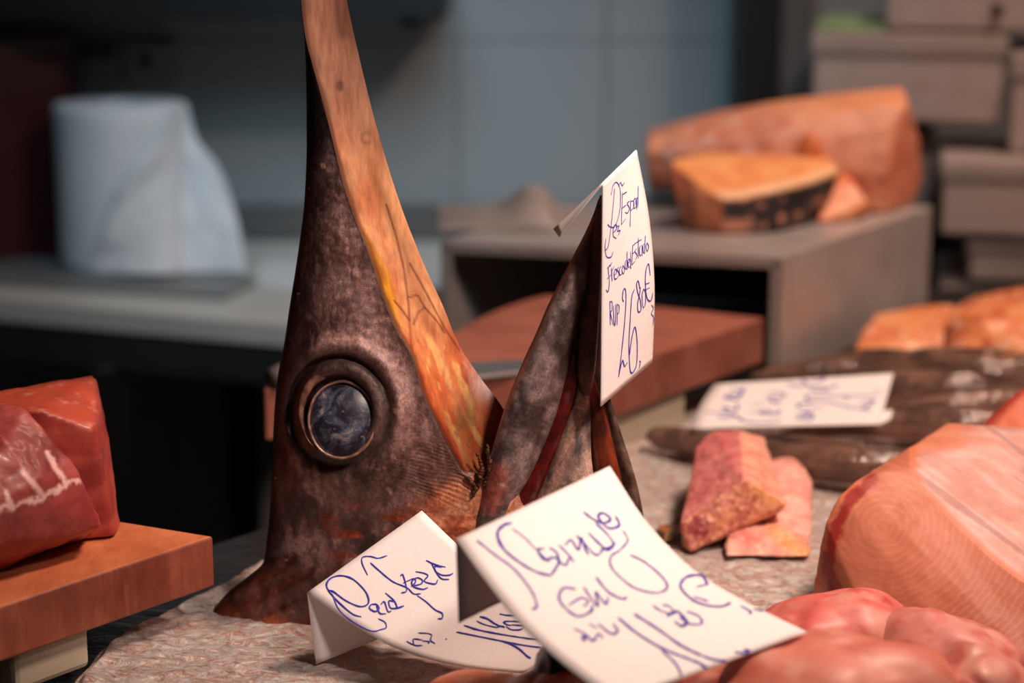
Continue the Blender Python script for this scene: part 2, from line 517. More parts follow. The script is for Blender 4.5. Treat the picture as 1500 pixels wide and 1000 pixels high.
def build_head():
    rows = list(np.arange(-620, -20, 20)) + list(np.arange(-20, 945, 2.6))
    NA, NB, NBk = 110, 44, 40
    vs, cols = [], []
    for y in rows:
        xl, xb, xr, d = fL(y), fB(y), fR(y), fD(y)
        v_r = fV(y)
        def pt(x, w):
            yb = 907 + max(0.0, x - 298) * 0.175
            return Pg(x, min(y, yb), HEADY - w, -0.004)
        ring = []
        for i in range(NA):
            s = i / NA
            x = xl + (xb - xl) * s
            # soft bulge, thin toward the flap at the foot
            pw = 2.1
            w = d * (1 - (1 - s) ** pw) ** (1 / pw)
            if y > 822:
                k = sst(822, 890, y)
                s0 = max(0.02, (392 - xl) / (xb - xl))
                thin = 0.010 + (d - 0.010) * sst(-0.3, 1.0, (s - s0) / (1 - s0)) if s > s0 * 0.2 else 0.010 * (s / (s0 * 0.2 + 1e-6)) ** 0.5
                w = w * (1 - k) + max(0.002 * min(1, s * 30), thin) * k * 0.9 + 0.012 * k * min(1, s * 6)
            # eye socket relief
            ex, ey = (x - EX) / 70.0, (y - EY) / 77.0
            r = math.hypot(ex, ey)
            if r < 1.9:
                w += 0.0030 * math.exp(-((r - 0.80) / 0.16) ** 2)
                w -= 0.0065 * math.exp(-((r - 1.03) / 0.055) ** 2) * (0.15 + 0.85 * sst(0.5, -0.9, ey + ex * 0.6))
                w += 0.004 * math.exp(-((r - 1.25) / 0.18) ** 2)
                if r < 0.74: w -= 0.007 * sst(0.74, 0.6, r)
            # wrinkled folds and slack skin near the base
            q = Vector((x * 0.01, y * 0.01, 0.3))
            w += d * 0.035 * noise.noise(q * 1.3) + 0.0006 * noise.noise(q * 9)
            fold = sst(730, 800, y) * sst(960, 860, y)
            w += fold * 0.0014 * math.sin((y - (x - 400) * -0.35) * 0.16 + 3 * noise.noise(q * 1.1))
            if 560 < y < 800:
                k = math.exp(-(((x - 650) / 70) ** 2 + ((y - 700) / 60) ** 2))
                w += 0.0006 * k * math.sin((y * 0.92 - x * 0.25 + 8 * noise.noise(q * 2)) * 1.25)
            # dark lip over the palate
            w += 0.0010 * math.exp(-((1 - s) * (xb - xl) / 9) ** 2) * (1 if y < 700 else 0)
            ring.append((x, w))
        for i in range(NB):
            s = i / NB
            x = xb + (xr - xb) * s
            we = d * v_r
            w = d * (1 - s) + we * s
            hollow = 0.10 * d * math.sin(math.pi * s) * (1 if y < 690 else -1.2)
            if y < 700: w -= 0.0030 * min(1, s * (xr - xb) / 5) * (1 - s) * sst(700, 670, y)
            w -= hollow
            # rolled rib running down the palate
            xs_ = 520 + (y - 200) * 0.36
            w += 0.0018 * math.exp(-((x - xs_ - 18) / 12) ** 2) * sst(180, 330, y) * sst(660, 520, y)
            ring.append((x, w))
        for i in range(NBk):
            s = i / NBk
            th = math.pi * s
            xm, hw = (xl + xr) / 2, (xr - xl) / 2
            x = xm + hw * math.cos(th)
            we = d * v_r
            w = we * (1 - s) - 0.9 * d * math.sin(th) ** 0.7
            ring.append((x, w))
        vs += [pt(x, w) for x, w in ring]
    n = NA + NB + NBk; R = len(rows)
    fs = []
    for j in range(R - 1):
        for i in range(n):
            fs.append((j*n+i, j*n+(i+1) % n, (j+1)*n+(i+1) % n, (j+1)*n+i))
    fs.append(tuple(range(n))); fs.append(tuple(range((R-1)*n, R*n))[::-1])
    # split into skin and palate meshes along the ridge
    pal_cols = set(range(NA, NA + NB))
    j_end = max(j for j, y in enumerate(rows) if y < 692)
    sk, pa = [], []
    for j in range(R - 1):
        for i in range(n):
            f = (j*n+i, j*n+(i+1) % n, (j+1)*n+(i+1) % n, (j+1)*n+i)
            (pa if (i in pal_cols and j < j_end) else sk).append(f)
    sk.append(tuple(range(n))); sk.append(tuple(range((R-1)*n, R*n))[::-1])
    def sub(faces):
        used = sorted({v for f in faces for v in f}); mp = {v: k for k, v in enumerate(used)}
        return [vs[v] for v in used], [tuple(mp[v] for v in f) for f in faces]
    a, b = sub(sk); o1 = mesh('head_skin', a, b, M['skin'], head)
    a, b = sub(pa)
    o2 = mesh('palate', a, b, M['palate'], head)
    o2['label'] = 'glossy orange and amber underside of the upper jaw'
    return o1, o2
skin_o, pal_o = build_head()

STRIP = [(455, 40), (468, 130), (486, 206)]
def skin_col(px, py, co, n):
    f = fbm((co.x, co.y, co.z * 0.6), 55, 5); g = fbm((co.x + 3, co.y, co.z * 0.35), 130, 4); h = fbm((co.x, co.y + 5, co.z), 26, 3)
    fine = fbm((co.x, co.y, co.z), 420, 3)
    c = mixc(rgb(70, 52, 52), rgb(150, 122, 120), 0.45 + 0.9 * f + 0.5 * g)
    c = mixc(c, rgb(186, 162, 164), sst(0.15, 0.6, h + 0.5 * g + 0.25 * fine) * 0.75)
    # the paler band beside the mouth line
    d = fB(py) - px
    band = sst(150, 40, d) * sst(200, 300, py) * sst(720, 640, py)
    c = mixc(c, mixc(rgb(150, 118, 114), rgb(194, 170, 172), 0.5 + f + .6 * g), 0.6 * band)
    c = mixc(c, rgb(202, 172, 166), 0.55 * sst(0.22, 0.5, fbm((co.x * 1.4, co.y, co.z * .5), 210, 4)) * sst(190, 90, d) * sst(190, 300, py))
    # rusty undertone over the left and lower skin
    ru = sst(0.0, 0.5, fbm((co.x, co.y, co.z * 0.5 + 9), 30, 3) + 0.12)
    c = mixc(c, rgb(84, 34, 26), 0.45 * ru * sst(120, 240, d))
    # black back of the bill and forehead ridge
    blk = sst(330, 120, py) 
    c = mixc(c, rgb(26, 24, 28), blk)
    c = mixc(c, rgb(34, 30, 34), 0.75 * sst(60, 12, px - fL(py)) )
    # flesh coloured cheek under the jaw hinge
    e = math.exp(-(((px - 698) / 86) ** 2 + ((py - 752) / 60) ** 2))
    c = mixc(c, mixc(rgb(236, 148, 104), rgb(250, 190, 154), 0.5 + f), sst(0.22, 0.55, e + 0.25 * f + 0.1 * fine))
    # striated patch
    k = math.exp(-(((px - 655) / 62) ** 2 + ((py - 690) / 58) ** 2))
    st = 0.5 + 0.5 * math.sin((py * 0.92 - px * 0.25 + 8 * noise.noise(Vector((px * .02, py * .02, .3)))) * 1.25)
    c = mixc(c, mixc(rgb(92, 62, 50), rgb(176, 138, 122), st), 0.75 * k * sst(0.62, 0.22, e))
    # orange veins low on the cheek
    ov = fbm((co.x * 0.5, co.y, co.z * 1.8), 70, 4)
    c = mixc(c, rgb(176, 76, 42), sst(0.05, 0.35, ov) * sst(715, 770, py) * sst(430, 540, px) * 0.8)
    # base flap
    fl = sst(800, 850, py)
    c = mixc(c, mixc(rgb(66, 32, 26), rgb(124, 68, 54), 0.5 + f + .4 * g), fl * 0.85)
    low = sst(0, 12, py - (890 + (px - 330) * 0.12 + 14 * g)) * sst(310, 350, px)
    c = mixc(c, mixc(rgb(140, 62, 30), rgb(206, 122, 66), 0.5 + g), low * 0.8)
    # ring around the eye is darker skin
    r = math.hypot((px - EX) / 70, (py - EY) / 77)
    c = mixc(c, rgb(48, 34, 32), 0.7 * sst(1.35, 1.05, r))
    c = mixc(c, rgb(40, 26, 24), 0.9 * sst(5, 1, d) * (1 if py < 690 else 0))
    for (sx_, sy_, sr) in ((473, 243, 4), (580, 601, 4.5), (453, 277, 1.6), (437, 430, 2.5), (592, 580, 3), (421, 821, 2), (500, 300, 1.5), (403, 700, 1.5)):
        if math.hypot(px - sx_, py - sy_) < sr: c = rgb(196, 166, 140)
    return c
paint(skin_o, skin_col)

SEAMS = [[(566, 300), (580, 345), (592, 395), (598, 440), (602, 500), (607, 545)],
         [(600, 385), (625, 430), (650, 478), (672, 512)], [(598, 435), (612, 432), (622, 450), (640, 470), (652, 488)],
         [(606, 475), (612, 458), (622, 450)], [(577, 440), (590, 455), (600, 470)]]
def pal_col(px, py, co, n):
    f = fbm((co.x, co.y, co.z * 0.25), 75, 4); g = fbm((co.x, co.y, co.z * 0.12), 220, 4); h = fbm((co.x + 2, co.y, co.z * 0.4), 40, 3)
    s = (px - fB(py)) / max(4, fR(py) - fB(py))
    topc = mixc(rgb(176, 122, 98), rgb(220, 166, 134), 0.45 + 0.7 * f)
    midc = mixc(rgb(208, 128, 84), rgb(242, 178, 126), 0.5 + 0.8 * f)
    lowc = mixc(rgb(198, 92, 50), rgb(240, 150, 88), 0.4 + 0.8 * f)
    c = mixc(topc, midc, sst(120, 300, py)); c = mixc(c, lowc, sst(430, 560, py))
    c = mixc(c, rgb(232, 168, 120), 0.65 * sst(0.55, 0.8, s) * sst(180, 280, py) * sst(470, 400, py))
    y1 = math.exp(-(((px - (548 + (py - 390) * 0.42)) / 15) ** 2 + ((py - 400) / 68) ** 2))
    c = mixc(c, mixc(rgb(236, 168, 50), rgb(214, 128, 30), 0.5 + g * 1.5), sst(0.15, 0.6, y1 + 0.2 * h))
    for (bx, by, sl, w, l) in ((622, 590, 0.46, 8, 45), (683, 575, 0.42, 7, 38), (640, 520, 0.45, 9, 40), (668, 640, 0.4, 6, 40), (700, 640, 0.55, 5, 30)):
        y2 = math.exp(-(((px - (bx + (py - by) * sl)) / w) ** 2 + ((py - by) / l) ** 2))
        c = mixc(c, rgb(248, 196, 120), sst(0.2, 0.8, y2 + 0.5 * g) * 0.8 * sst(430, 500, py))
    dk = sst(0.15, 0.5, g + 0.3 * f) * sst(560, 620, py)
    c = mixc(c, rgb(120, 76, 52), 0.55 * dk)
    c = mixc(c, rgb(170, 34, 16), 0.75 * sst(0.82, 1.0, s) * sst(540, 590, py))
    c = mixc(c, rgb(176, 50, 24), 0.7 * sst(24, 2, px - fB(py)) * sst(510, 560, py))
    c = mixc(c, rgb(70, 40, 34), 0.85 * sst(9, 2, px - fB(py)))
    sp = sst(22, 5, px - fB(py)) * sst(-0.05, 0.25, h)
    c = mixc(c, rgb(84, 52, 40), 0.5 * sp * sst(520, 440, py))
    for sm in SEAMS:
        d = segdist(px, py, sm)
        if d < 4: c = mixc(c, rgb(126, 54, 34), 0.75 * sst(2.6, 0.4, d))
    d = math.hypot((px - 536), (py - 202) * 1.15)
    c = mixc(c, rgb(132, 72, 44), 0.5 * math.exp(-((d - 8 + 6 * g) / 3.5) ** 2) * sst(-.4, .2, f))
    d = math.hypot((px - 498), (py - 126) * 0.7)
    c = mixc(c, rgb(96, 56, 48), 0.7 * sst(9, 3, d))
    c = mixc(c, rgb(90, 56, 46), 0.4 * sst(0.1, 0.4, h) * sst(160, 60, py))
    return c
paint(pal_o, pal_col)

# --- eye
def head_surf_Y(x, y):
    bvh = BVHTree.FromPolygons([tuple(v.co) for v in skin_o.data.vertices], [tuple(p.vertices) for p in skin_o.data.polygons])
    return bvh
_off = head.location
def build_eye():
    cx, cy = 501.5, 615
    # local frame of the head's side at the eye
    Yc = HEADY - 0.0385
    c = P(cx, cy, Yc)
    nrm = (CAM - c).normalized(); nrm = (nrm + Vector((-0.10, 0, 0.02))).normalized()
    ux = Vector((0, 0, 1)).cross(nrm).normalized(); ux = -ux if ux.x < 0 else ux
    uz = nrm.cross(ux); uz = -uz if uz.z < 0 else uz
    R0 = 48.5 / F * Yc
    vs, fs = [c + nrm * (R0 * 0.26)], []
    NR, NT = 22, 64
    for j in range(1, NR + 1):
        r = R0 * 1.06 * j / NR
        for k in range(NT):
            t = 2 * math.pi * k / NT
            hgt = R0 * 0.26 * (1 - (j / NR) ** 2.2)
            vs.append(c + ux * (r * math.cos(t)) + uz * (r * 1.15 * math.sin(t)) + nrm * hgt)
    for k in range(NT): fs.append((0, 1 + k, 1 + (k + 1) % NT))
    for j in range(NR - 1):
        for k in range(NT):
            a = 1 + j * NT + k; b = 1 + j * NT + (k + 1) % NT
            fs.append((a, b, b + NT, a + NT))
    e = mesh('eye', vs, fs, M['eye'], head); e['label'] = 'large round clouded blue violet eye'
    def ring(name, rx, ry, ox, oy, wid, hgt, base_h, colf):
        vs, fs = [], []
        NP = 14; NT2 = 110
        for k in range(NT2):
            t = 2 * math.pi * k / NT2
            wob = 1 + 0.02 * noise.noise(Vector((math.cos(t) * 2, math.sin(t) * 2, rx)))
            cc = c + ux * ((ox + rx * wob * math.cos(t)) / F * Yc) + uz * ((oy + ry * wob * math.sin(t)) / F * Yc)
            rad = (ux * math.cos(t) + uz * math.sin(t)).normalized()
            up = 0.5 + 0.5 * math.sin(t + 0.2) if wid > 5 else 0.7
            for q in range(NP):
                a = 2 * math.pi * q / NP
                vs.append(cc + rad * (math.cos(a) * wid * (0.12 + 1.0 * up) / F * Yc) + nrm * (base_h + hgt * math.sin(a) * (0.45 + 0.55 * up)))
        for k in range(NT2):
            for q in range(NP):
                a = k * NP + q; b = k * NP + (q + 1) % NP; a2 = ((k + 1) % NT2) * NP + q; b2 = ((k + 1) % NT2) * NP + (q + 1) % NP
                fs.append((a, b, b2, a2))
        o = mesh(name, vs, fs, M['eyering'], head); paint(o, colf)
        return o
    def rc(px, py, co, n):
        f = fbm(co, 160, 4)
        return mixc(rgb(96, 66, 58), rgb(168, 132, 116), 0.5 + f)
    def rc2(px, py, co, n):
        f = fbm(co, 120, 4)
        return mixc(rgb(78, 54, 48), rgb(170, 122, 98), 0.45 + 1.2 * f)
    ring('eye_ring', 50.5, 58, -0.5, 0, 3.0, 0.0026, 0.0016, rc)
    ring('eyelid', 59, 66, -4, 10, 8.0, 0.0036, 0.0002, rc2)
build_eye()

# --- lower jaw pieces
def strip(name, rows, Y0, d, matn, parent, colf, back=0.5, n=26, step=4, skew=0.0, pw=2.2, Y1=None, rough=0.0006):
    ys = [r[0] for r in rows]
    fl = pchip(ys, [r[1] for r in rows]); fr = pchip(ys, [r[2] for r in rows])
    vs, fs = [], []
    yy = np.arange(ys[0], ys[-1] + 0.1, step)
    for y in yy:
        t = (y - ys[0]) / (ys[-1] - ys[0])
        Yc = Y0 if Y1 is None else Y0 + (Y1 - Y0) * t
        xl, xr = fl(y), fr(y); xm, hw = (xl + xr) / 2, max(0.3, (xr - xl) / 2)
        dd = min(d, hw / F * 1.3 * 1.1)
        for k in range(n):
            a = 2 * math.pi * k / n
            cx_, sn = math.cos(a), math.sin(a)
            x = xm - hw * (abs(cx_) ** (2 / pw)) * (1 if cx_ > 0 else -1)
            w = dd * (abs(sn) ** (2 / pw)) * (1 if sn > 0 else -back) + skew * dd * (x - xm) / hw
            w += rough * noise.noise(Vector((x * .05, y * .03, 1)))
            vs.append(Pg(x, y, Yc - w, -0.003))
    R = len(yy)
    for j in range(R - 1):
        for k in range(n):
            fs.append((j*n+k, j*n+(k+1) % n, (j+1)*n+(k+1) % n, (j+1)*n+k))
    fs.append(tuple(range(n))); fs.append(tuple(range((R-1)*n, R*n))[::-1])
    o = mesh(name, vs, fs, M[matn], parent)
    paint(o, colf)
    return o

def jaw_skin(px, py, co, n):
    f = fbm((co.x, co.y, co.z * 0.5), 60, 5); g = fbm((co.x, co.y, co.z * 0.4), 200, 4)
    c = mixc(rgb(84, 74, 76), rgb(168, 158, 162), 0.48 + 0.9 * f + 0.55 * g)
    c = mixc(c, rgb(204, 190, 190), 0.6 * sst(0.15, 0.5, g + 0.5 * f))
    c = mixc(c, rgb(54, 34, 30), 0.85 * sst(26, 4, fJR(py) - px) * sst(600, 520, py))
    c = mixc(c, rgb(64, 44, 38), 0.6 * sst(420, 330, py))
    l = fJL(py)
    c = mixc(c, rgb(170, 100, 62), 0.7 * sst(9, 2, px - l) * sst(620, 520, py) * sst(300, 330, py))
    e = math.exp(-(((px - 715) / 36) ** 2 + ((py - 710) / 55) ** 2))
    c = mixc(c, mixc(rgb(140, 60, 52), rgb(190, 104, 84), .5 + g), sst(0.35, 0.8, e + 0.3 * f) * 0.85)
    if math.hypot((px - 735) / 1.2, py - 710) < 4: c = rgb(236, 214, 196)
    return c
jl_rows = [(286, 879, 882), (306, 872, 879), (330, 862, 876), (370, 842, 871), (410, 821, 866), (450, 801, 856), (490, 784, 846), (520, 770, 839), (560, 753, 832), (600, 738, 823), (640, 726, 806), (690, 712, 784), (740, 700, 757), (800, 686, 745), (860, 676, 740), (915, 672, 736)]
fJL = pchip([r[0] for r in jl_rows], [r[1] for r in jl_rows])
fJR = pchip([r[0] for r in jl_rows], [r[2] for r in jl_rows])
def c_core(px, py, co, n):
    return mixc(rgb(40, 20, 16), rgb(92, 44, 30), 0.5 + fbm(co, 90, 4))
def c_red(px, py, co, n):
    f = fbm(co, 120, 4)
    c = mixc(rgb(82, 14, 14), rgb(140, 34, 30), 0.5 + f)
    return mixc(c, rgb(150, 96, 96), 0.5 * sst(0.2, 0.5, fbm((co.x, co.y, co.z * .4), 200, 3)))
def c_throat(px, py, co, n):
    f = fbm((co.x, co.y, co.z * 0.4), 80, 5); g = fbm((co.x, co.y, co.z * 0.6), 220, 4)
    c = mixc(rgb(100, 100, 104), rgb(216, 196, 184), 0.5 + f + 0.5 * g)
    l = 790 + (740 - py) * 0.36
    c = mixc(c, rgb(230, 196, 178), 0.9 * sst(10, 3, abs(px - l - 10)) * sst(560, 600, py))
    c = mixc(c, rgb(60, 50, 50), 0.6 * sst(600, 550, py))
    return c
def c_redflesh(px, py, co, n):
    f = fbm((co.x, co.y, co.z * 0.5), 120, 4)
    c = mixc(rgb(70, 24, 15), rgb(140, 60, 34), 0.45 + f)
    return mixc(c, rgb(196, 24, 20), 0.9 * math.exp(-(((px - 864) / 9) ** 2 + ((py - 568) / 20) ** 2)))
def c_rjaw(px, py, co, n):
    f = fbm((co.x, co.y, co.z * 0.5), 90, 4)
    return mixc(rgb(44, 32, 28), rgb(128, 108, 96), 0.35 + f)
jaw = strip('lower_jaw', [(292, 876, 883), (330, 864, 884), (400, 830, 886), (480, 793, 886), (540, 768, 884), (600, 746, 896), (650, 732, 912), (700, 720, 925), (760, 708, 938), (830, 700, 946), (925, 694, 948)],
            1.318, 0.020, 'skin', head, c_core, back=1.0)
jaw['label'] = 'dark core of the lower jaw pointing up'
o = strip('mandible', jl_rows, 1.298, 0.016, 'skin', jaw, jaw_skin, back=0.8, skew=-0.25)
o['label'] = 'grey mottled near side of the lower jaw'
o = strip('tendon', [(300, 875, 881), (340, 868, 883), (400, 860, 881), (480, 848, 877), (540, 844, 872), (580, 850, 866)], 1.295, 0.008, 'skin', jaw, c_core)
strip('gum', [(515, 838, 844), (560, 824, 846), (600, 812, 842), (650, 796, 824), (700, 772, 802), (740, 752, 786), (790, 738, 776)], 1.297, 0.006, 'palate', jaw, c_red)
strip('throat_skin', [(535, 853, 858), (570, 845, 864), (620, 826, 865), (660, 812, 866), (700, 796, 870), (740, 780, 872), (800, 760, 874), (915, 745, 876)], 1.297, 0.014, 'skin', jaw, c_throat, skew=0.1)
strip('cut_flesh', [(545, 856, 868), (570, 855, 876), (595, 860, 884), (640, 864, 896), (690, 868, 908), (760, 870, 922), (850, 872, 930), (915, 874, 930)], 1.301, 0.012, 'palate', jaw, c_redflesh, skew=0.0)
strip('gill_cover', [(560, 876, 884), (592, 880, 897), (640, 890, 912), (680, 899, 925), (720, 907, 936), (790, 914, 948), (860, 918, 956), (920, 920, 958)], 1.312, 0.014, 'skin', jaw, c_rjaw, skew=0.4)

# torn brown tissue where the jaws part
def c_torn(px, py, co, n):
    f = fbm(co, 260, 4)
    return mixc(rgb(48, 28, 22), rgb(140, 84, 52), 0.3 + f)
for k, (path, r) in enumerate([([(699, 664), (706, 684), (702, 706), (690, 731)], .0024), ([(714, 650), (717, 682), (709, 712)], .0020), ([(682, 698), (691, 706), (699, 712)], .0018)]):
    pp = smooth_path(path, 60)
    pts = [P(p[0] + 3 * noise.noise(Vector((i * .3, k, 7))), p[1], 1.2865) for i, p in enumerate(pp)]
    rr = [max(.0009, r * (0.95 + 0.7 * noise.noise(Vector((i * .35, k, 0)))) * math.sin(math.pi * (0.1 + 0.8 * i / 59))) for i in range(60)]
    o = tube('torn_tissue', pts, rr, M['skin'], head, 12)
    for v in o.data.vertices:
        v.co += v.normal * 0.0012 * noise.noise(v.co * 200)
    paint(o, c_torn)

# ================================================================== PRICE CARDS
def card(label, edgeA, edgeB, back, strokes, n=40, m=16, wmul=1.0, thick=0.0009, rw=None, extra_back_bow=0.0):
    """front panel ruled between edgeA and edgeB (fold first), back panel quad from the fold"""
    A = [P(*p) for p in edgeA]; B = [P(*p) for p in edgeB]
    root = empty('price_card', (A[0] + B[0]) / 2, label, 'price card', 'handwritten price cards on the counter')
    def pa(lst, k):
        return [Vector(v) for v in smooth_path([tuple(p) for p in lst], k)]
    a, b = pa(A, n), pa(B, n)
    vs, fs = [], []
    for i in range(n):
        for j in range(m):
            vs.append(a[i].lerp(b[i], j / (m - 1)))
    for i in range(n - 1):
        for j in range(m - 1):
            q = i * m + j
            fs.append((q, q + 1, q + m + 1, q + m))
    def solid(nm, vs, fs):
        o = mesh(nm, vs, fs, M['paper'], root)
        mo = o.modifiers.new('s', 'SOLIDIFY'); mo.thickness = thick; mo.offset = 0
        return o
    fp = solid('front_panel', vs, fs)
    bvh = BVHTree.FromPolygons([tuple(v) for v in vs], fs)
    if back:
        A2 = [P(*p) for p in back[0]]; B2 = [P(*p) for p in back[1]]
        a2, b2 = pa([A[0]] + A2, 14), pa([B[0]] + B2, 14)
        vb, fb = [], []
        for i in range(14):
            for j in range(m):
                vb.append(a2[i].lerp(b2[i], j / (m - 1)))
        for i in range(13):
            for j in range(m - 1):
                q = i * m + j
                fb.append((q, q + 1, q + m + 1, q + m))
        solid('back_panel', vb, fb)
    # handwriting: flat ink ribbons lying on the panel
    iv, fi = [], []
    for st in strokes:
        w = 1.6
        if isinstance(st, tuple): st, w = st
        L = sum(math.hypot(st[i+1][0]-st[i][0], st[i+1][1]-st[i][1]) for i in range(len(st)-1))
        k = max(4, int(L / 2.2))
        pp = smooth_path(st, k)
        hits = []
        for q in pp:
            d = ray(q[0], q[1]).normalized()
            h, nr, _, _ = bvh.ray_cast(CAM, d)
            if h is None:
                if len(hits) > 1: yield_ribbon(hits, w * wmul, iv, fi)
                hits = []; continue
            if nr.dot(d) > 0: nr = -nr
            hits.append((h, nr))
        if len(hits) > 1: yield_ribbon(hits, w * wmul, iv, fi)
    if iv:
        o = mesh('handwriting', iv, fi, M['ink'], root)
        mo = o.modifiers.new('s', 'SOLIDIFY'); mo.thickness = 0.00012
    return root

def yield_ribbon(hits, w, iv, fi):
    base_ = len(iv); N = len(hits)
    for i, (h, nr) in enumerate(hits):
        t = hits[min(i+1, N-1)][0] - hits[max(i-1, 0)][0]
        if t.length < 1e-7: t = Vector((1, 0, 0))
        t.normalize()
        sd = nr.cross(t).normalized()
        hw = w * 0.5 * h.y / F * (0.75 + 0.35 * noise.noise(Vector((i * .25, w, base_)))) * (0.6 + 0.4 * min(1, i / 2, (N - 1 - i) / 2))
        o = h + nr * 0.0007
        iv.append(o + sd * hw * 1.35); iv.append(o - sd * hw * 1.35)
    for i in range(N - 1):
        q = base_ + 2 * i
        fi.append((q, q + 1, q + 3, q + 2))

def sc(strokes, ox, oy, k, w=None):
    out = []
    for s in strokes:
        ww = None
        if isinstance(s, tuple): s, ww = s
        pl = [(ox + x / k, oy + y / k) for x, y in s]
        out.append((pl, ww or w) if (ww or w) else pl)
    return out

# card 1 — hanging on the tip of the lower jaw
c1 = sc([
    # P
    [(97, 190), (92, 250), (84, 330), (74, 400), (64, 415)], [(84, 215), (92, 178), (106, 168), (118, 200), (116, 270), (100, 325), (82, 330), (72, 320)],
    [(66, 372), (62, 405), (68, 438), (84, 440), (92, 420)],
    # e z
    [(92, 352), (104, 338), (103, 322), (94, 330), (92, 362), (104, 372)], [(104, 330), (114, 326), (107, 346), (118, 342), (110, 362)],
    [(112, 182), (119, 167), (125, 180), (133, 168)],
    # E s p a d a
    [(126, 205), (124, 260), (122, 322)], [(126, 212), (142, 202)], [(124, 262), (140, 250)], [(122, 322), (138, 300)],
    [(152, 236), (143, 245), (152, 262), (144, 280), (136, 276)], [(156, 232), (154, 330)], [(156, 238), (167, 236), (168, 258), (157, 270)],
    [(176, 226), (168, 232), (168, 262), (177, 256)], [(178, 224), (178, 268)], [(184, 180), (182, 260)], [(182, 222), (175, 235), (178, 258)],
    # second line: Fresco del Estado
    [(84, 470), (74, 480), (78, 530), (74, 566), (66, 560)], [(70, 482), (88, 460)], [(70, 520), (84, 505)],
    [(86, 480), (88, 530)], [(87, 492), (96, 474)], [(96, 508), (104, 498), (103, 484), (96, 492), (97, 520), (106, 518)],
    [(113, 478), (106, 486), (114, 500), (108, 516)], [(122, 474), (115, 484), (116, 506), (124, 502)], [(128, 470), (124, 490), (130, 502), (134, 484), (128, 470)],
    [(140, 452), (136, 462), (137, 484), (142, 480)], [(143, 420), (143, 488)], [(148, 462), (153, 456), (151, 446), (146, 456), (148, 478), (154, 474)], [(156, 420), (156, 476), (158, 480)],
    [(164, 395), (160, 470)], [(164, 400), (176, 388)], [(162, 430), (172, 420)], [(160, 470), (172, 456)],
    [(178, 410), (172, 420), (180, 434), (174, 450)], [(184, 370), (184, 446)], [(176, 388), (196, 376)], [(194, 398), (188, 408), (190, 436), (196, 430)], [(198, 396), (198, 438)],
    [(210, 362), (207, 430)], [(206, 392), (201, 402), (203, 426), (208, 420)], [(216, 388), (212, 404), (217, 420), (222, 400), (216, 388)],
    # R.U.P
    [(80, 600), (82, 690)], [(80, 606), (88, 604), (88, 636), (82, 642), (92, 688)], [(93, 616), (95, 680), (100, 684), (101, 612)], [(106, 610), (107, 690)], [(106, 614), (114, 618), (113, 644), (107, 648)],
    # 26,
    ([(131, 604), (126, 590), (130, 560), (137, 560), (139, 600), (134, 680), (124, 780), (112, 880)], 1.9), ([(112, 880), (120, 840), (127, 818), (134, 840), (144, 826)], 1.9),
    ([(170, 558), (160, 590), (154, 680), (150, 760), (154, 850), (164, 862), (178, 830), (180, 750), (172, 696), (160, 740), (152, 800)], 2.0), ([(188, 820), (192, 824), (187, 846)], 2.0),
    # 80 euro
    ([(190, 556), (184, 528), (178, 540), (182, 570), (192, 600), (194, 634), (184, 640), (182, 610), (190, 570), (192, 550)], 1.9), [(204, 556), (198, 580), (202, 624), (210, 610), (210, 570), (204, 556)],
    ([(228, 508), (222, 466), (212, 490), (210, 540), (216, 590), (230, 600), (238, 570)], 2.0), [(210, 540), (226, 534)], [(211, 560), (226, 552)],
    [(232, 616), (240, 626), (232, 648), (241, 660), (238, 690)],
], 860, 200, 2.5, 1.5)
card('white folded price card hanging on the tip of the raised lower jaw',
     [(883, 268, 1.262), (882, 350, 1.262), (881, 470, 1.262), (880, 595, 1.262)],
     [(932, 220, 1.332), (950, 318, 1.328), (958, 420, 1.326), (955, 530, 1.332)],
     ([(850, 309, 1.264), (819, 347, 1.270)], [(872, 278, 1.335), (811, 336, 1.338)]), c1)

# card 2 — leaning on the base of the head
c2 = sc([
    ([(380, 395), (350, 330), (352, 295), (395, 290), (440, 300), (490, 285)], 2.0), ([(395, 325), (440, 365), (520, 430), (600, 465), (640, 500), (680, 500)], 2.2),
    ([(345, 630), (290, 610), (200, 530), (150, 460), (170, 415), (230, 398), (300, 420), (370, 490), (385, 550), (340, 572), (260, 540), (190, 490), (160, 480)], 2.6),
    ([(180, 500), (220, 590), (300, 660), (400, 710), (460, 700), (485, 690), (478, 660), (440, 640)], 1.8),
    ([(400, 560), (390, 580), (420, 600), (445, 585), (430, 560), (400, 560)], 2.4), ([(430, 570), (450, 610), (485, 612)], 2.4), ([(455, 560), (475, 545), (495, 600), (515, 595)], 2.2),
    ([(530, 545), (500, 540), (510, 580), (550, 580), (585, 568)], 2.4), ([(480, 495), (530, 540), (550, 585)], 2.2),
    ([(565, 400), (580, 395), (600, 480), (570, 495)], 2.2), ([(580, 440), (640, 415), (650, 435), (625, 460)], 2.2),
    ([(660, 510), (710, 545), (760, 590), (800, 610), (800, 638), (775, 640)], 2.4),
    ([(640, 455), (680, 445), (690, 425), (660, 410), (630, 430), (640, 460), (690, 475), (720, 465)], 2.3),
    ([(650, 375), (700, 385), (720, 400), (700, 430), (760, 445), (775, 420)], 2.3),
    ([(800, 350), (760, 345), (765, 375), (800, 395), (840, 395), (862, 385)], 2.4), ([(710, 312), (760, 335), (820, 350)], 2.2), ([(740, 330), (790, 410), (840, 420)], 2.2),
    # P.V.P
    ([(600, 768), (650, 790), (690, 790)], 2.0), ([(640, 780), (640, 755), (690, 760)], 2.0), ([(700, 720), (740, 730), (735, 760), (760, 780)], 1.9), ([(665, 720), (720, 722)], 1.6), ([(690, 765), (730, 770), (720, 780)], 1.6), ([(820, 752), (826, 756)], 1.6),
], 440, 740, 3.847)
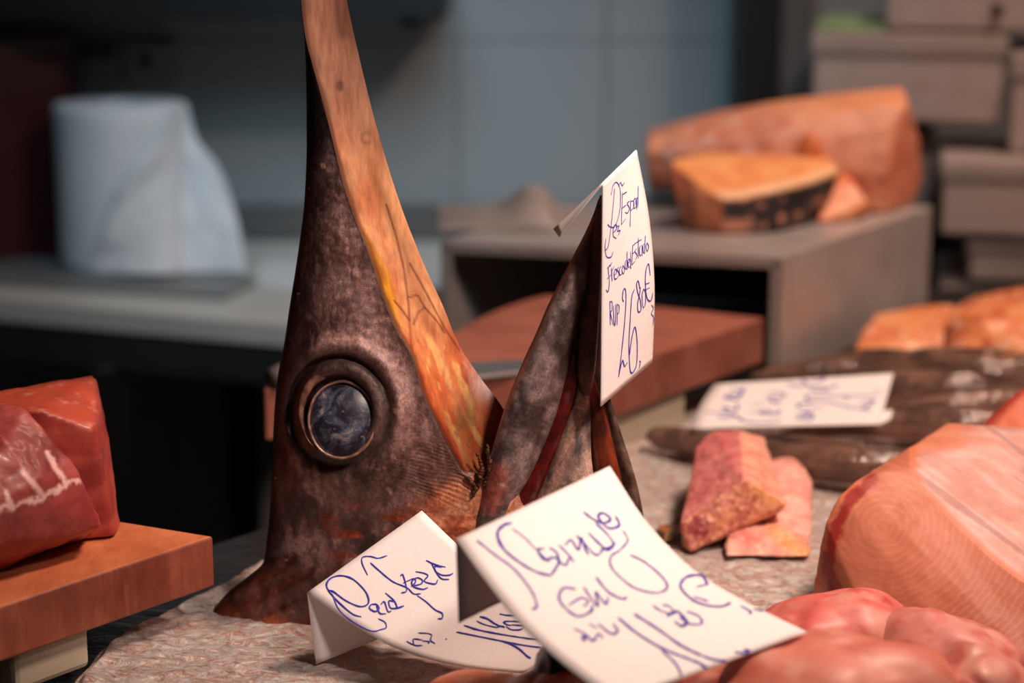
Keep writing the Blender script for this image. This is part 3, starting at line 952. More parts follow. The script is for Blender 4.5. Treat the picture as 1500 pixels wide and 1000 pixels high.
c2 += sc([
    ([(55, 160), (200, 190), (450, 240), (650, 280), (830, 305)], 2.2), ([(480, 248), (560, 275), (640, 325), (700, 380), (738, 402)], 3.0), ([(125, 100), (250, 140), (450, 180), (700, 220), (850, 240)], 2.4),
    ([(270, 20), (340, 40), (400, 80), (450, 105), (500, 115)], 2.6), ([(240, 60), (320, 95), (430, 118), (460, 100)], 1.8),
    ([(480, 70), (520, 95), (560, 100)], 2.4), ([(485, 68), (540, 62), (650, 70), (720, 90), (690, 105), (560, 95)], 2.0), ([(510, 110), (560, 140), (640, 140), (670, 120)], 2.0),
    ([(450, -5), (520, 8), (600, 8), (640, -10)], 2.0), ([(870, 300), (890, 320)], 2.6),
], 660, 900, 6.25)
card('white folded price card at the foot of the fish, tilted, half under another card',
     [(450, 868, 1.222), (522, 917, 1.205), (590, 953, 1.19), (672, 975, 1.18), (765, 986, 1.172)],
     [(618, 748, 1.262), (690, 815, 1.235), (760, 862, 1.215), (830, 900, 1.20), (905, 915, 1.185)],
     ([(456, 920, 1.223), (463, 972, 1.2235)], [(621, 820, 1.255), (624, 908, 1.248)]), c2)

# card 3 — nearest, on the pink meat
c3 = sc([
    ([(105, 310), (180, 370), (260, 430), (330, 520), (350, 580), (330, 590)], 3.4), ([(250, 240), (215, 250), (190, 285), (215, 345), (280, 400), (350, 440), (410, 455)], 4.6),
    ([(250, 262), (300, 300), (330, 330), (400, 400)], 2.4),
    ([(380, 345), (355, 350), (380, 390), (420, 380), (440, 400), (410, 450)], 4.2), ([(400, 340), (430, 360), (445, 400), (470, 410), (480, 380)], 3.4), ([(440, 330), (480, 370), (500, 400)], 3.4),
    ([(465, 330), (490, 310), (520, 350), (530, 300), (545, 340), (560, 370)], 3.6), ([(510, 290), (540, 320), (590, 370), (620, 350)], 3.4), ([(560, 280), (600, 320), (640, 350), (670, 320)], 4.2),
    ([(540, 195), (580, 225), (620, 240), (650, 225), (620, 200), (600, 215), (640, 260), (685, 250), (670, 210)], 4.0), ([(590, 240), (640, 290), (660, 330), (610, 350)], 3.4), ([(700, 270), (720, 310), (690, 350)], 2.6),
    ([(690, 350), (650, 380), (660, 430), (740, 500), (830, 525), (880, 505), (860, 460), (790, 400), (730, 370)], 3.4),
    ([(510, 510), (460, 505), (440, 545), (470, 590), (520, 620), (570, 600), (575, 575)], 4.2), ([(480, 575), (530, 545), (560, 560), (540, 580)], 3.6), ([(540, 500), (580, 560), (600, 575), (590, 520), (630, 570), (640, 540)], 3.8), ([(590, 460), (640, 520), (700, 550), (715, 540)], 4.0),
    ([(500, 670), (540, 690), (545, 720), (530, 700)], 3.6), ([(545, 690), (580, 720), (600, 690), (620, 710)], 3.6), ([(600, 650), (650, 690), (680, 680), (660, 650)], 4.2), ([(560, 650), (600, 670)], 2.8),
    ([(680, 625), (760, 690), (860, 750), (960, 790), (1030, 820), (1045, 840)], 4.4), ([(745, 610), (840, 670), (940, 740), (1050, 790), (1140, 805)], 4.8), ([(860, 760), (920, 820), (945, 890), (950, 960)], 4.0),
    ([(1000, 800), (1050, 845)], 3.4), ([(1130, 800), (1155, 812)], 5.5),
    ([(1045, 490), (1020, 455), (960, 460), (935, 500), (980, 550), (1040, 575), (1100, 580), (1140, 565)], 4.4), ([(990, 540), (1050, 560)], 3.6), ([(1000, 500), (1050, 490)], 2.6),
    ([(820, 575), (860, 600), (910, 610), (890, 580), (860, 575)], 3.4), ([(880, 620), (920, 600), (960, 640), (940, 660), (910, 640)], 4.6), ([(960, 600), (1010, 620), (1020, 650), (970, 650), (930, 620)], 3.6),
    ([(1180, 578), (1220, 600), (1215, 610)], 4.2), ([(1230, 590), (1280, 600), (1260, 585)], 3.6), ([(1155, 765), (1200, 770), (1215, 760), (1190, 755)], 4.2),
], 660, 680, 2.778)
card('large blurred white price card nearest the camera, propped on pink meat',
     [(668, 790, 1.085), (705, 842, 1.065), (760, 912, 1.045), (822, 970, 1.03), (900, 1030, 1.015)],
     [(893, 683, 1.150), (945, 762, 1.13), (1010, 830, 1.11), (1085, 878, 1.095), (1182, 926, 1.08)],
     ([(670, 850, 1.086), (672, 912, 1.0865)], [(895, 740, 1.15), (897, 800, 1.15)]), c3)

# card 4 — on the dark fish
c4 = sc([
    ([(425, 175), (400, 220), (370, 260), (330, 250), (300, 240)], 2.0), ([(330, 190), (400, 200), (395, 235), (340, 230), (290, 240)], 2.0), ([(360, 265), (300, 250), (285, 262)], 1.8),
    ([(270, 310), (330, 330), (370, 330), (375, 290)], 2.0), ([(290, 320), (300, 350), (370, 370), (350, 380)], 2.0), ([(150, 350), (260, 350), (300, 345)], 1.4), ([(240, 375), (290, 385), (370, 375)], 2.2),
    ([(380, 395), (450, 415), (550, 420), (640, 412), (680, 400)], 1.8), ([(385, 385), (400, 400)], 3.5),
    ([(600, 215), (690, 220), (685, 245), (570, 240)], 1.8), ([(570, 265), (640, 275), (680, 270)], 1.8), ([(600, 250), (620, 280), (670, 290)], 1.6), ([(520, 340), (560, 360), (650, 355), (665, 335)], 2.2), ([(530, 350), (580, 335), (610, 350)], 1.8), ([(450, 350), (520, 350)], 1.0), ([(470, 300), (560, 290)], 0.9),
    ([(720, 145), (760, 165), (820, 165), (845, 150), (820, 125)], 2.0), ([(840, 155), (870, 160)], 2.6), ([(880, 130), (930, 135), (970, 115), (940, 105)], 1.8), ([(1010, 95), (1060, 100)], 1.5), ([(1070, 105), (1090, 100)], 1.5),
    ([(850, 190), (900, 175), (960, 180), (1000, 190), (970, 200), (880, 192)], 2.0), ([(1000, 185), (1050, 170), (1040, 155)], 1.7),
    ([(850, 262), (850, 240), (900, 235), (1100, 238), (1360, 230)], 1.8), ([(860, 272), (1000, 280), (1150, 315), (1300, 335)], 2.0), ([(850, 250), (855, 265)], 2.8), ([(1110, 250), (1140, 262)], 2.4), ([(1210, 290), (1320, 268), (1240, 325)], 1.8), ([(1235, 315), (1260, 330)], 2.8),
    ([(780, 315), (810, 290), (900, 285)], 1.8), ([(790, 310), (850, 322), (980, 325)], 1.2), ([(780, 370), (850, 350), (890, 365), (880, 400), (820, 405)], 2.0), ([(770, 400), (840, 380), (870, 345)], 2.0), ([(1310, 190), (1340, 195)], 1.6), ([(1350, 190), (1380, 190)], 1.6), ([(1345, 228), (1360, 232)], 3.2),
], 1000, 530, 4.6875)
card('white price card lying flat across the dark fish, slight brown stain',
     [(1013, 627, 1.706), (1027, 592, 1.752), (1047, 563, 1.795)],
     [(1289, 621, 1.706), (1299, 583, 1.757), (1309, 547, 1.805)],
     ([(1024, 634, 1.707), (1045, 637, 1.714)], [(1304, 613, 1.72), (1308, 600, 1.74)]), c4, wmul=2.0)

# ================================================================== BOARDS
def board(name, pxs, h, th, mat, side, label, feet, foot_r=0.02):
    t = [G(x, y, h) for x, y in pxs]
    cx = sum((p for p in t), Vector()) / len(t)
    r = empty(name, (cx.x, cx.y, H0), label, 'cutting board')
    slab = prism('slab', t, drop(t, th), mat, r, 0.0025, 3)
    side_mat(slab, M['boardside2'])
    for (fx, fy, sx_, sy_, rz) in feet:
        g = Vector((fx, fy, H0 + (h - th) / 2 - 0.002))
        box('foot', g, (sx_, sy_, h - th + 0.004), rz, M['foot'], r, 0.004)
    return r
a, b_, c_ = G(313, 785, .063), G(170, 762, .063), G(-60, 908, .063)
e1 = (c_ - a).normalized(); e2 = (b_ - a).normalized()
pA = [a, a + (b_ - a) * 2.9, a + (b_ - a) * 2.9 + e1 * 0.36, a + e1 * 0.36]
r1 = empty('cutting_board', ((pA[0] + pA[2]) / 2).xy.to_3d() + Vector((0, 0, H0)), 'thick orange-brown wooden board at left carrying the red tuna', 'cutting board')
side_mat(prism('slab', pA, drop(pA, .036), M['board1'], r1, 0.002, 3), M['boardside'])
for t1, t2 in ((0.125, 0.035), (0.31, 0.035), (0.10, 0.22), (0.30, 0.22)):
    p = pA[0] + e1 * t1 + e2 * t2
    box('foot', (p.x, p.y, H0 + 0.0125), (0.06, 0.05, 0.029), math.atan2(e1.y, e1.x), M['foot'], r1, 0.004)

pB = [(1120, 465), (865, 550), (700, 556), (540, 562), (386, 569), (390, 560), (440, 535), (560, 510), (670, 487), (705, 465), (740, 450), (770, 439), (800, 432)]
r2 = board('cutting_board', pB, .079, .0465, M['board2'], None, 'reddish wooden board behind the head, below the steel stand, with a knife on it',
           [(0.115, 1.805, 0.12, 0.035, 0.9), (0.02, 1.93, 0.05, 0.05, 0.3), (-0.06, 1.78, 0.04, 0.04, 0)])

# knife
kr = empty('knife', G(640, 545, .079), 'long knife with grey blade lying on the edge of the reddish board', 'knife')
kb = [(470, 536), (540, 533), (640, 531), (700, 530), (880, 519), (872, 530), (790, 543), (700, 553), (600, 553), (470, 556)]
kt = [G(x, y, .0838) for x, y in kb]
prism('blade', kt, drop(kt, 0.0022), M['knife'], kr, 0.0004, 1)
o = prism('cutting_edge', [kt[i] + Vector((0, 0, .0002)) for i in (5, 6, 7, 8)] + [G(600, 549.5, .084), G(700, 549.5, .084), G(790, 539.5, .084), G(872, 526, .084)], drop([kt[i] for i in (5, 6, 7, 8)] + [G(600, 549.5, .084), G(700, 549.5, .084), G(790, 539.5, .084), G(872, 526, .084)], .0012), M['steel'], kr); o['label'] = 'bright ground edge'
hp = [G(x, y, .089) for x, y in ((470, 543), (440, 545), (412, 549), (400, 553))]
tube('handle', hp, [0.008, 0.0095, 0.0100, 0.0085], M['knifeh'], kr, 14)

# ================================================================== LEFT TUNA
def c_tunaA(px, py, co, n):
    f = fbm((co.x, co.y, co.z), 40, 4); g = fbm((co.x, co.y, co.z * 3), 90, 3)
    c = mixc(rgb(140, 46, 42), rgb(180, 72, 60), 0.5 + f)
    ln = math.sin((co.z * 260 + 2.5 * noise.noise(co * 25)))
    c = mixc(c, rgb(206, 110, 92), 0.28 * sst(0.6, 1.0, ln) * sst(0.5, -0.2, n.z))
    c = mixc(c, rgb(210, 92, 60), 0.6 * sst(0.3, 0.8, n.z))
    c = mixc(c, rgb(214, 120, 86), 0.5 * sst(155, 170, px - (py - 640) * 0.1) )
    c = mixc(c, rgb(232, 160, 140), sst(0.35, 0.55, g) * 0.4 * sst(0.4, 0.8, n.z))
    return c
tp = []
for (px, py, Y) in [(-150, 600, 1.30), (-60, 590, 1.29), (60, 562, 1.375), (141, 547, 1.375), (138, 628, 1.285), (60, 600, 1.27)]:
    tp.append(P(px, py, Y))
for (px, py) in [(-150, 800), (60, 800), (171, 788)]:
    tp.append(G(px, py, .064))
for (px, py) in [(178, 770), (60, 752), (-150, 760)]:
    tp.append(G(px, py, .064))
tp.append(P(166, 715, 1.325)); tp.append(P(150, 600, 1.33))
o = organic('tuna_block', tp, M['meat'], None, 0.0028, 5, 0.0016, 45); 
for v in o.data.vertices: v.co.z = max(v.co.z, H0 + .0635)
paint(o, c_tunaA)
tag(o, 'tall red tuna block with squared corner at the back of the left board', 'tuna block')
SIN = [[(0, 745), (30, 738), (70, 726), (90, 712), (113, 704)], [(10, 722), (18, 745)], [(35, 690), (52, 712), (62, 724)], [(72, 665), (82, 685), (92, 700), (98, 712)], [(-30, 760), (0, 745)]]
THN = [[(5, 640), (25, 672), (52, 712)], [(50, 610), (70, 660), (82, 686)], [(38, 618), (20, 600)], [(-20, 690), (12, 722)]]
def c_tunaB(px, py, co, n):
    f = fbm((co.x, co.y, co.z), 40, 4); g = fbm(co, 150, 4)
    c = mixc(rgb(134, 50, 50), rgb(182, 84, 80), 0.5 + f)
    low = sst(0, 30, py - (745 - (px) * 0.33))
    c = mixc(c, rgb(160, 52, 54), 0.6 * low)
    d = min(segdist(px + 5 * g, py + 5 * g, s) for s in SIN)
    c = mixc(c, rgb(250, 206, 200), 0.95 * sst(7.5, 1.5, d + 2.5 * abs(g)))
    d = min(segdist(px + 6 * g, py + 6 * g, s) for s in THN)
    c = mixc(c, rgb(230, 156, 140), 0.55 * sst(4, .5, d + 4 * abs(f) + 3 * abs(g)))
    return c
tp = []
for (px, py, Y) in [(-160, 640, 1.24), (-60, 600, 1.24), (10, 590, 1.25), (35, 600, 1.245), (80, 642, 1.24), (122, 704, 1.24), (140, 745, 1.245), (148, 770, 1.25), (60, 700, 1.205), (0, 740, 1.18), (100, 745, 1.225), (0, 660, 1.20), (-160, 800, 1.13), (-160, 720, 1.15),
                    (40, 770, 1.205), (110, 785, 1.235), (-20, 800, 1.18)]:
    tp.append(P(px, py, Y))
for (px, py) in [(-160, 880), (0, 833), (60, 810), (120, 790), (135, 780), (-160, 780), (60, 770)]:
    tp.append(G(px, py, .064))
o = organic('tuna_loin', tp, M['meat'], None, 0.0014, 20, 0.0018, 40)
for v in o.data.vertices: v.co.z = max(v.co.z, H0 + .0635)
paint(o, c_tunaB)
tag(o, 'rounded red tuna loin with branching white sinew at front of the left board', 'tuna loin')

# ================================================================== MID SLICES
def hullpts(lst):
    out = []
    for q in lst:
        out.append(G(q[0], q[1], q[3]) if q[2] is None else P(q[0], q[1], q[2]))
    return out
def c_sliceA(px, py, co, n):
    f = fbm((co.x, co.y, co.z), 60, 4); g = fbm((co.x, co.y, co.z), 240, 4)
    left = n.x < -0.12 and n.z > 0.05
    c = mixc(rgb(218, 142, 122), rgb(240, 178, 152), 0.5 + f)
    # ridge line from (1082,628) to (1090,700)
    side = px - (1083 + (py - 628) * 0.1)
    front = sst(-2, 3, (py - 700) - (1090 - px) * 0.72 if px < 1090 else (py - 700) - (px - 1090) * 0.6)
    cl_ = mixc(mixc(rgb(208, 108, 110), rgb(232, 150, 144), 0.5 + f), rgb(178, 78, 80), sst(0.1, .4, g))
    c = mixc(c, cl_, sst(3, -4, side) * (1 - front))
    ffr = mixc(rgb(186, 108, 96), rgb(232, 162, 128), 0.2 + f + 0.7 * g + sst(1020, 1120, px) * 0.6)
    d = math.hypot((px - 1020) / 26, (py - 772) / 22)
    ffr = mixc(ffr, rgb(140, 26, 34), sst(1.1, 0.4, d + 0.5 * g) * 0.8)
    ffr = mixc(ffr, rgb(240, 176, 96), 0.5 * sst(24, 6, (py - 700) - (px - 1090) * 0.6) * sst(1085, 1110, px))
    c = mixc(c, ffr, front)
    return mixc(c, rgb(244, 196, 170), 0.4 * sst(0.25, 0.5, g))
sA = hullpts([(1090, 702, 1.475, 0), (1082, 629, 1.60, 0), (1045, 630, 1.605, 0), (1020, 655, 1.585, 0), (997, 768, 1.462, 0), (999, 800, None, .002), (1012, 808, None, .001), (1060, 786, None, .004),
             (1152, 738, 1.485, 0), (1146, 748, 1.49, 0), (1128, 668, 1.585, 0), (1118, 640, 1.61, 0), (1020, 700, None, .001), (1120, 700, None, .001)])
pts_floor = H0 + 0.001
o = organic('fish_slice', sA, M['meat'], None, 0.0012, 6, 0.0012, 70, amp2=0.0004)
paint(o, c_sliceA); tag(o, 'pink wedge-shaped fish piece with dark red core, leaning over another piece', 'fish slice', 'fish pieces on the ice behind the cards')
def c_sliceB(px, py, co, n):
    f = fbm(co, 60, 4); g = fbm(co, 240, 4)
    c = mixc(rgb(226, 150, 136), rgb(246, 190, 174), 0.5 + f)
    c = mixc(c, rgb(204, 96, 84), 0.6 * math.exp(-(((px - 1095) / 18) ** 2 + ((py - 786) / 12) ** 2)))
    c = mixc(c, rgb(242, 172, 100), 0.8 * sst(24, 4, abs((py - 790) - (px - 1150) * 0.75)) * sst(1110, 1140, px) * sst(755, 775, py))
    c = mixc(c, rgb(170, 80, 70), 0.4 * sst(0.3, 0.5, g))
    return c
sB = hullpts([(1062, 820, None, .001), (1072, 772, 1.475, 0), (1130, 760, 1.50, 0), (1148, 772, 1.475, 0), (1191, 822, None, .001), (1186, 790, 1.47, 0), (1060, 800, 1.46, 0)])
sB2 = hullpts([(1125, 672, 1.63, 0), (1165, 668, 1.63, 0), (1190, 700, 1.60, 0), (1180, 735, 1.56, 0), (1187, 790, 1.47, 0), (1140, 780, 1.475, 0), (1118, 740, 1.52, 0), (1115, 700, None, .001), (1190, 730, None, .001), (1185, 815, None, .001), (1130, 815, None, .001)])
o = organic('fish_slice', None, M['meat'], None, 0.0017, 4, 0.0014, 70, hulls=[sB, sB2], amp2=0.0004)
paint(o, c_sliceB); tag(o, 'pale peach fish piece lying flat on the ice, right of the dark-cored piece', 'fish slice', 'fish pieces on the ice behind the cards')
# small orange scrap beside the jaw
sp_ = hullpts([(962, 768, None, .001), (985, 765, None, .004), (990, 790, None, .001), (972, 795, None, .001), (975, 780, None, .008)])
o = organic('fish_scrap', sp_, M['meat'], None, 0.001, 3, 0.0012, 200)
paint(o, lambda px, py, co, n: mixc(rgb(190, 120, 60), rgb(70, 60, 40), sst(965, 985, px + 10 * fbm(co, 200, 3))))
tag(o, 'tiny orange and black scrap of fish on the film right of the jaw', 'fish scrap')

# ================================================================== BIG SWORDFISH BLOCK
def c_block(px, py, co, n):
    f = fbm(co, 30, 4); g = fbm(co, 120, 4)
    ln = (px - 1330) * 0.0
    # boundary of the cut face
    bx = bnd(py)
    face = sst(2, -1, px - bx + 1.5 * g)
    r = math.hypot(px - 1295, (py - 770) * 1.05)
    rings = 0.5 + 0.5 * math.sin(r * 0.42 + 3 * f)
    cf = mixc(rgb(190, 112, 86), rgb(204, 130, 104), rings * 0.15 + 0.5 * f)
    cf = mixc(cf, rgb(160, 80, 54), sst(60, 240, r) * 0.85)  # shade toward the lower right put into the cut face colour
    rl = 0.5 + 0.5 * math.sin(r * 0.62 + 2.2 * f + 1.2 * g)
    cf = mixc(cf, rgb(236, 176, 146), 0.13 * sst(0.6, 1.0, rl))
    # blood line along the left border
    d = segdist(px + 5 * g, py + 5 * g, [(1278, 702), (1245, 735), (1220, 780), (1212, 830), (1225, 868), (1240, 885)])
    cf = mixc(cf, rgb(150, 26, 24), 0.9 * sst(13, 5, d))
    cf = mixc(cf, rgb(222, 120, 78), 0.7 * sst(0, 8, segdist(px, py, [(1278, 702), (1245, 735), (1220, 780), (1212, 830), (1225, 868), (1240, 885)]) - 9) * sst(10, -4, px - (1212 + max(0, 800 - py) * .45 + max(0, py - 830) * .4)))
    qa, qp = px * .8 + py * .6, -px * .6 + py * .8
    stk = noise.fractal(Vector((qa * .006, qp * .07, 2)), 1, 2, 4)
    top = mixc(mixc(rgb(202, 146, 134), rgb(220, 184, 178), 0.5 + f + stk), rgb(214, 164, 150), 0.5 * sst(0.1, .4, fbm((co.x, co.y, co.z), 40, 3)))
    top = mixc(top, rgb(150, 92, 90), 0.55 * sst(0.22, .5, stk))
    top = mixc(top, rgb(226, 122, 82), 0.8 * sst(20, 6, px - bx))
    top = mixc(top, rgb(226, 130, 84), 0.7 * sst(668, 650, py + (px - 1400) * .1) * sst(1480, 1380, px))
    return mixc(top, cf, face)
bnd = pchip([640, 690, 740, 800, 830, 860, 960], [1330, 1332, 1370, 1432, 1465, 1510, 1660])
def bigblock():
    # cut face polygon on a plane, extruded toward back right
    face = [(1188, 888, 1.335), (1192, 850, 1.332), (1203, 800, 1.335), (1210, 765, 1.34), (1228, 728, 1.35), (1252, 705, 1.36), (1288, 691, 1.37), (1325, 688, 1.375), (1350, 712, 1.36), (1380, 752, 1.34), (1430, 800, 1.315), (1500, 858, 1.285), (1580, 905, 1.25)]
    pts = [P(*p) for p in face]
    nrm = Vector((0.22, 0.13, 0))
    back = [p + nrm * (1.0) for p in pts]
    back[0:6] = [p + Vector((0.10, 0.16, 0)) for p in pts[0:6]]
    back[6:8] = [p + Vector((0.10, 0.10, 0.003)) for p in pts[6:8]]
    extra = [P(1410, 652, 1.47), P(1500, 644, 1.50), P(1600, 650, 1.52), G(1190, 888, .001), G(1290, 960, .001), G(1450, 1010, .001), G(1580, 1040, .001), G(1700, 900, .001), G(1650, 780, .001), G(1400, 760, .001)]
    extra += [Vector((p.x, p.y, H0 + .001)) for p in back + extra[:3]]
    o = organic('swordfish_block', pts + back + extra, M['meatsoft'], None, 0.0015, 4, 0.0008, 40)
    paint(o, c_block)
    return tag(o, 'big pale swordfish block with ringed cut face and dark bloodline at right', 'fish block')
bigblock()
ch = hullpts([(1413, 652, 1.56, 0), (1420, 640, 1.58, 0), (1452, 606, 1.60, 0), (1500, 566, 1.60, 0), (1580, 540, 1.62, 0), (1600, 600, 1.56, 0), (1500, 655, 1.54, 0), (1440, 645, 1.545, 0),
              (1430, 722, None, .001), (1600, 730, None, .001), (1620, 670, None, .001), (1450, 680, None, .001)])
o = organic('tuna_chunk', ch, M['meat'], None, 0.0024, 7, 0.001, 50)
def c_chunk(px, py, co, n):
    f = fbm(co, 50, 4)
    c = mixc(rgb(186, 54, 36), rgb(216, 92, 60), 0.5 + f)
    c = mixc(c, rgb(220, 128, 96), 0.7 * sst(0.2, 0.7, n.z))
    return mixc(c, rgb(170, 34, 26), 0.8 * sst(16, 4, segdist(px, py, [(1500, 566), (1452, 606), (1415, 652)])))
paint(o, c_chunk); tag(o, 'glossy red chunk of fish peeping out behind the big swordfish block', 'fish chunk')

# ================================================================== PINK MEAT IN FRONT
def lump(name, c, r, mat, colf, seed=0, amp=0.18, sub=5, rot=0.0, parent=None, fl=0.001):
    bm = bmesh.new(); bmesh.ops.create_icosphere(bm, subdivisions=sub, radius=1.0)
    ca, sa = math.cos(rot), math.sin(rot)
    for v in bm.verts:
        k = 1 + amp * fbm((v.co.x + seed, v.co.y, v.co.z), 0.9, 2) + 0.012 * fbm((v.co.x + seed, v.co.y, v.co.z), 4, 3)
        k -= 0.05 * max(0, 1 - 4.5 * abs(noise.noise(Vector((v.co.x * 1.1 + seed, v.co.y * 1.1, v.co.z * 1.1)))))
        p = Vector((v.co.x * r[0] * k, v.co.y * r[1] * k, v.co.z * r[2] * k))
        p = Vector((p.x * ca - p.y * sa, p.x * sa + p.y * ca, p.z))
        v.co = Vector(c) + p
        if v.co.z < H0 + fl: v.co.z = H0 + fl
    o = frombm(name, bm, mat, parent, True)
    paint(o, colf)
    return o
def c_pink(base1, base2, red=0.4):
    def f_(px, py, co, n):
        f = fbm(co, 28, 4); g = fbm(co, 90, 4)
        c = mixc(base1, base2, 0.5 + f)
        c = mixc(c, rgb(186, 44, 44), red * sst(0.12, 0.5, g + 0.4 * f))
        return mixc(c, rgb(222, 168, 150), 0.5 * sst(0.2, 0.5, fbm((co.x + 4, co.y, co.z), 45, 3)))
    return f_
PK = [
 ((1228, 950), 1.20, (.058, .045, .040), 0.3, c_pink(rgb(206, 98, 90), rgb(222, 134, 120), 0.6), 'reddish pink raw fish lump left of the swordfish block foot'),
 ((1376, 992), 1.17, (.052, .045, .042), -0.45, c_pink(rgb(190, 104, 98), rgb(214, 142, 130), 0.5), 'mauve pink raw fish lump below the swordfish cut face'),
 ((1425, 1030), 1.09, (.034, .034, .034), 0.2, c_pink(rgb(190, 108, 98), rgb(216, 150, 134), 0.4), 'small rounded pink fish lump at the bottom right'),
 ((1215, 1050), 1.07, (.080, .050, .046), 0.25, c_pink(rgb(196, 108, 92), rgb(214, 134, 116), 0.15), 'smooth pink raw fish lump under the nearest price card'),
 ((1490, 1010), 1.20, (.035, .03, .02), 0.1, c_pink(rgb(170, 66, 56), rgb(200, 100, 84), 0.5), 'small wet red fish lump at the right frame edge'),
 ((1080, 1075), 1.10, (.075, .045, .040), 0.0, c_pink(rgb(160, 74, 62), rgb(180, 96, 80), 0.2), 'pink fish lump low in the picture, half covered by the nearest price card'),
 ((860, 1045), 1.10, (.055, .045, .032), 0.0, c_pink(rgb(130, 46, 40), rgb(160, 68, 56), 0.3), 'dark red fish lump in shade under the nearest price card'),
 ((700, 1040), 1.13, (.035, .03, .022), 0.0, c_pink(rgb(206, 112, 78), rgb(216, 130, 92), 0.2), 'orange fish scrap at the bottom edge beneath the tilted card'),
]
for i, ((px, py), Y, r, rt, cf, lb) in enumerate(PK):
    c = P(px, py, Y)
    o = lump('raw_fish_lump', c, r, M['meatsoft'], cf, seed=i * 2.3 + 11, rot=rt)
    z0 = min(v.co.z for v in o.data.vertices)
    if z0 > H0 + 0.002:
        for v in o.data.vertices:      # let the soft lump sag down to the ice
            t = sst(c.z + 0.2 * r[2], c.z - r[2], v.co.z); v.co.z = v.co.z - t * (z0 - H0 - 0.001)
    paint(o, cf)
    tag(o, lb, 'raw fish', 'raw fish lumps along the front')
nb = lump('plastic_bag', P(838, 968, 1.12), (.020, .03, .026), M['navy'], lambda *a: (0.01, 0.01, 0.04), 5, 0.3, 4)
z0 = min(v.co.z for v in nb.data.vertices)
for v in nb.data.vertices: v.co.z -= sst(H0 + .06, H0, v.co.z) * 0 
tag(nb, 'dark navy bag corner between the two front price cards', 'plastic bag')

# ================================================================== DARK FISH
def c_dark(k):
    def f_(px, py, co, n):
        f = fbm((co.x * .6, co.y, co.z), 50, 4); g = fbm(co, 180, 4)
        c = mixc(rgb(84, 58, 48), rgb(156, 116, 96), 0.42 + f)
        c = mixc(c, rgb(176, 132, 110), 0.6 * sst(0.15, 0.5, g) * k)
        c = mixc(c, rgb(206, 150, 124), 0.5 * k * sst(0.1, -0.5, n.z + 0.3 * f))
        q = 0.85 + 0.7 * k
        return (c[0] * q, c[1] * q, c[2] * q)
    return f_
def fish(path, label, kk=0.5, w=1.0, eye=None):
    """path: (px, py, h, radius) points laid on the counter; head end last"""
    pts = [G(p[0], p[1], p[2]) for p in path]
    n = 70
    sp = smooth_path([(p.x, p.y, p.z, q[3]) for p, q in zip(pts, path)], n)
    root = empty('dark_fish', (sp[n//2][0], sp[n//2][1], H0), label, 'fish', 'dark fish heaped behind the card')
    vs, fs = [], []
    m = 28
    for i, s in enumerate(sp):
        p = Vector(s[:3]); r = max(0.0015, s[3] * .93)
        a = Vector(sp[max(0, i-1)][:3]); b = Vector(sp[min(n-1, i+1)][:3])
        t = (b - a).normalized(); sd = t.cross(Vector((0, 0, 1))).normalized(); up = sd.cross(t)
        for q in range(m):
            th = 2 * math.pi * q / m
            rr = r * (1 + 0.10 * fbm((p.x * 30 + math.cos(th), p.y * 30 + math.sin(th), kk * 9), 1.0, 3))
            v = p + sd * (rr * 1.05 * w * math.cos(th)) + up * (rr * 0.85 * math.sin(th))
            if v.z < H0 + .001: v.z = H0 + .001
            vs.append(v)
    for i in range(n-1):
        for q in range(m):
            fs.append((i*m+q, i*m+(q+1) % m, (i+1)*m+(q+1) % m, (i+1)*m+q))
    fs.append(tuple(range(m))); fs.append(tuple(range((n-1)*m, n*m))[::-1])
    b = mesh('body', vs, fs, M['wetfish'], root); paint(b, c_dark(kk))
    # a low dorsal fin
    fv, ff = [], []
    k0, k1 = int(n * .3), int(n * .75)
    for i in range(k0, k1):
        p = Vector(sp[i][:3]); r = sp[i][3]
        h = 0.004 * math.sin(math.pi * (i - k0) / (k1 - k0 - 1)) + 0.0004 * (i % 2)
        t = (Vector(sp[i+1][:3]) - Vector(sp[i-1][:3])).normalized(); sd = t.cross(Vector((0, 0, 1))).normalized()
        fv.append(p + Vector((0, 0, r * 0.8)) - sd * r * 0.3); fv.append(p + Vector((0, 0, r * 0.8 + h)) - sd * (r * 0.3 + h * 1.6))
    for i in range(k1 - k0 - 1): ff.append((2*i, 2*i+1, 2*i+3, 2*i+2))
    fo = mesh('fin', fv, ff, M['wetfish'], root); mo = fo.modifiers.new('s', 'SOLIDIFY'); mo.thickness = 0.0008
    paint(fo, c_dark(0.1))
    return root
fish([(947, 640, .012, .004), (965, 640, .013, .012), (1030, 650, .015, .0155), (1130, 668, .018, .0175), (1250, 680, .020, .0195), (1350, 682, .018, .017), (1450, 676, .014, .010)], 'dark brown fish lying frontmost of the heap, behind the pink pieces', 0.35)
fish([(1150, 640, .010, .008), (1230, 624, .014, .012), (1330, 620, .020, .017), (1420, 622, .024, .019), (1540, 625, .02, .015)], 'dark fish with pale belly below the right end of the card', 0.9)
fish([(1040, 585, .01, .006), (1110, 578, .015, .014), (1220, 574, .019, .018), (1330, 568, .028, .023), (1420, 566, .034, .021), (1560, 560, .03, .014)], 'thick glistening dark fish pressed under the flat price card', 0.8)
fish([(1100, 553, .02, .008), (1170, 548, .026, .018), (1260, 543, .030, .021), (1350, 548, .032, .020), (1450, 552, .03, .018), (1560, 555, .03, .012)], 'dark fish at the back of the heap, against the steel stand', 0.3)
fish([(1300, 530, .040, .010), (1370, 532, .046, .019), (1440, 545, .046, .021), (1530, 550, .04, .02), (1620, 560, .03, .014)], 'dark fish topmost in the heap, touching the orange fish pieces', 0.5)
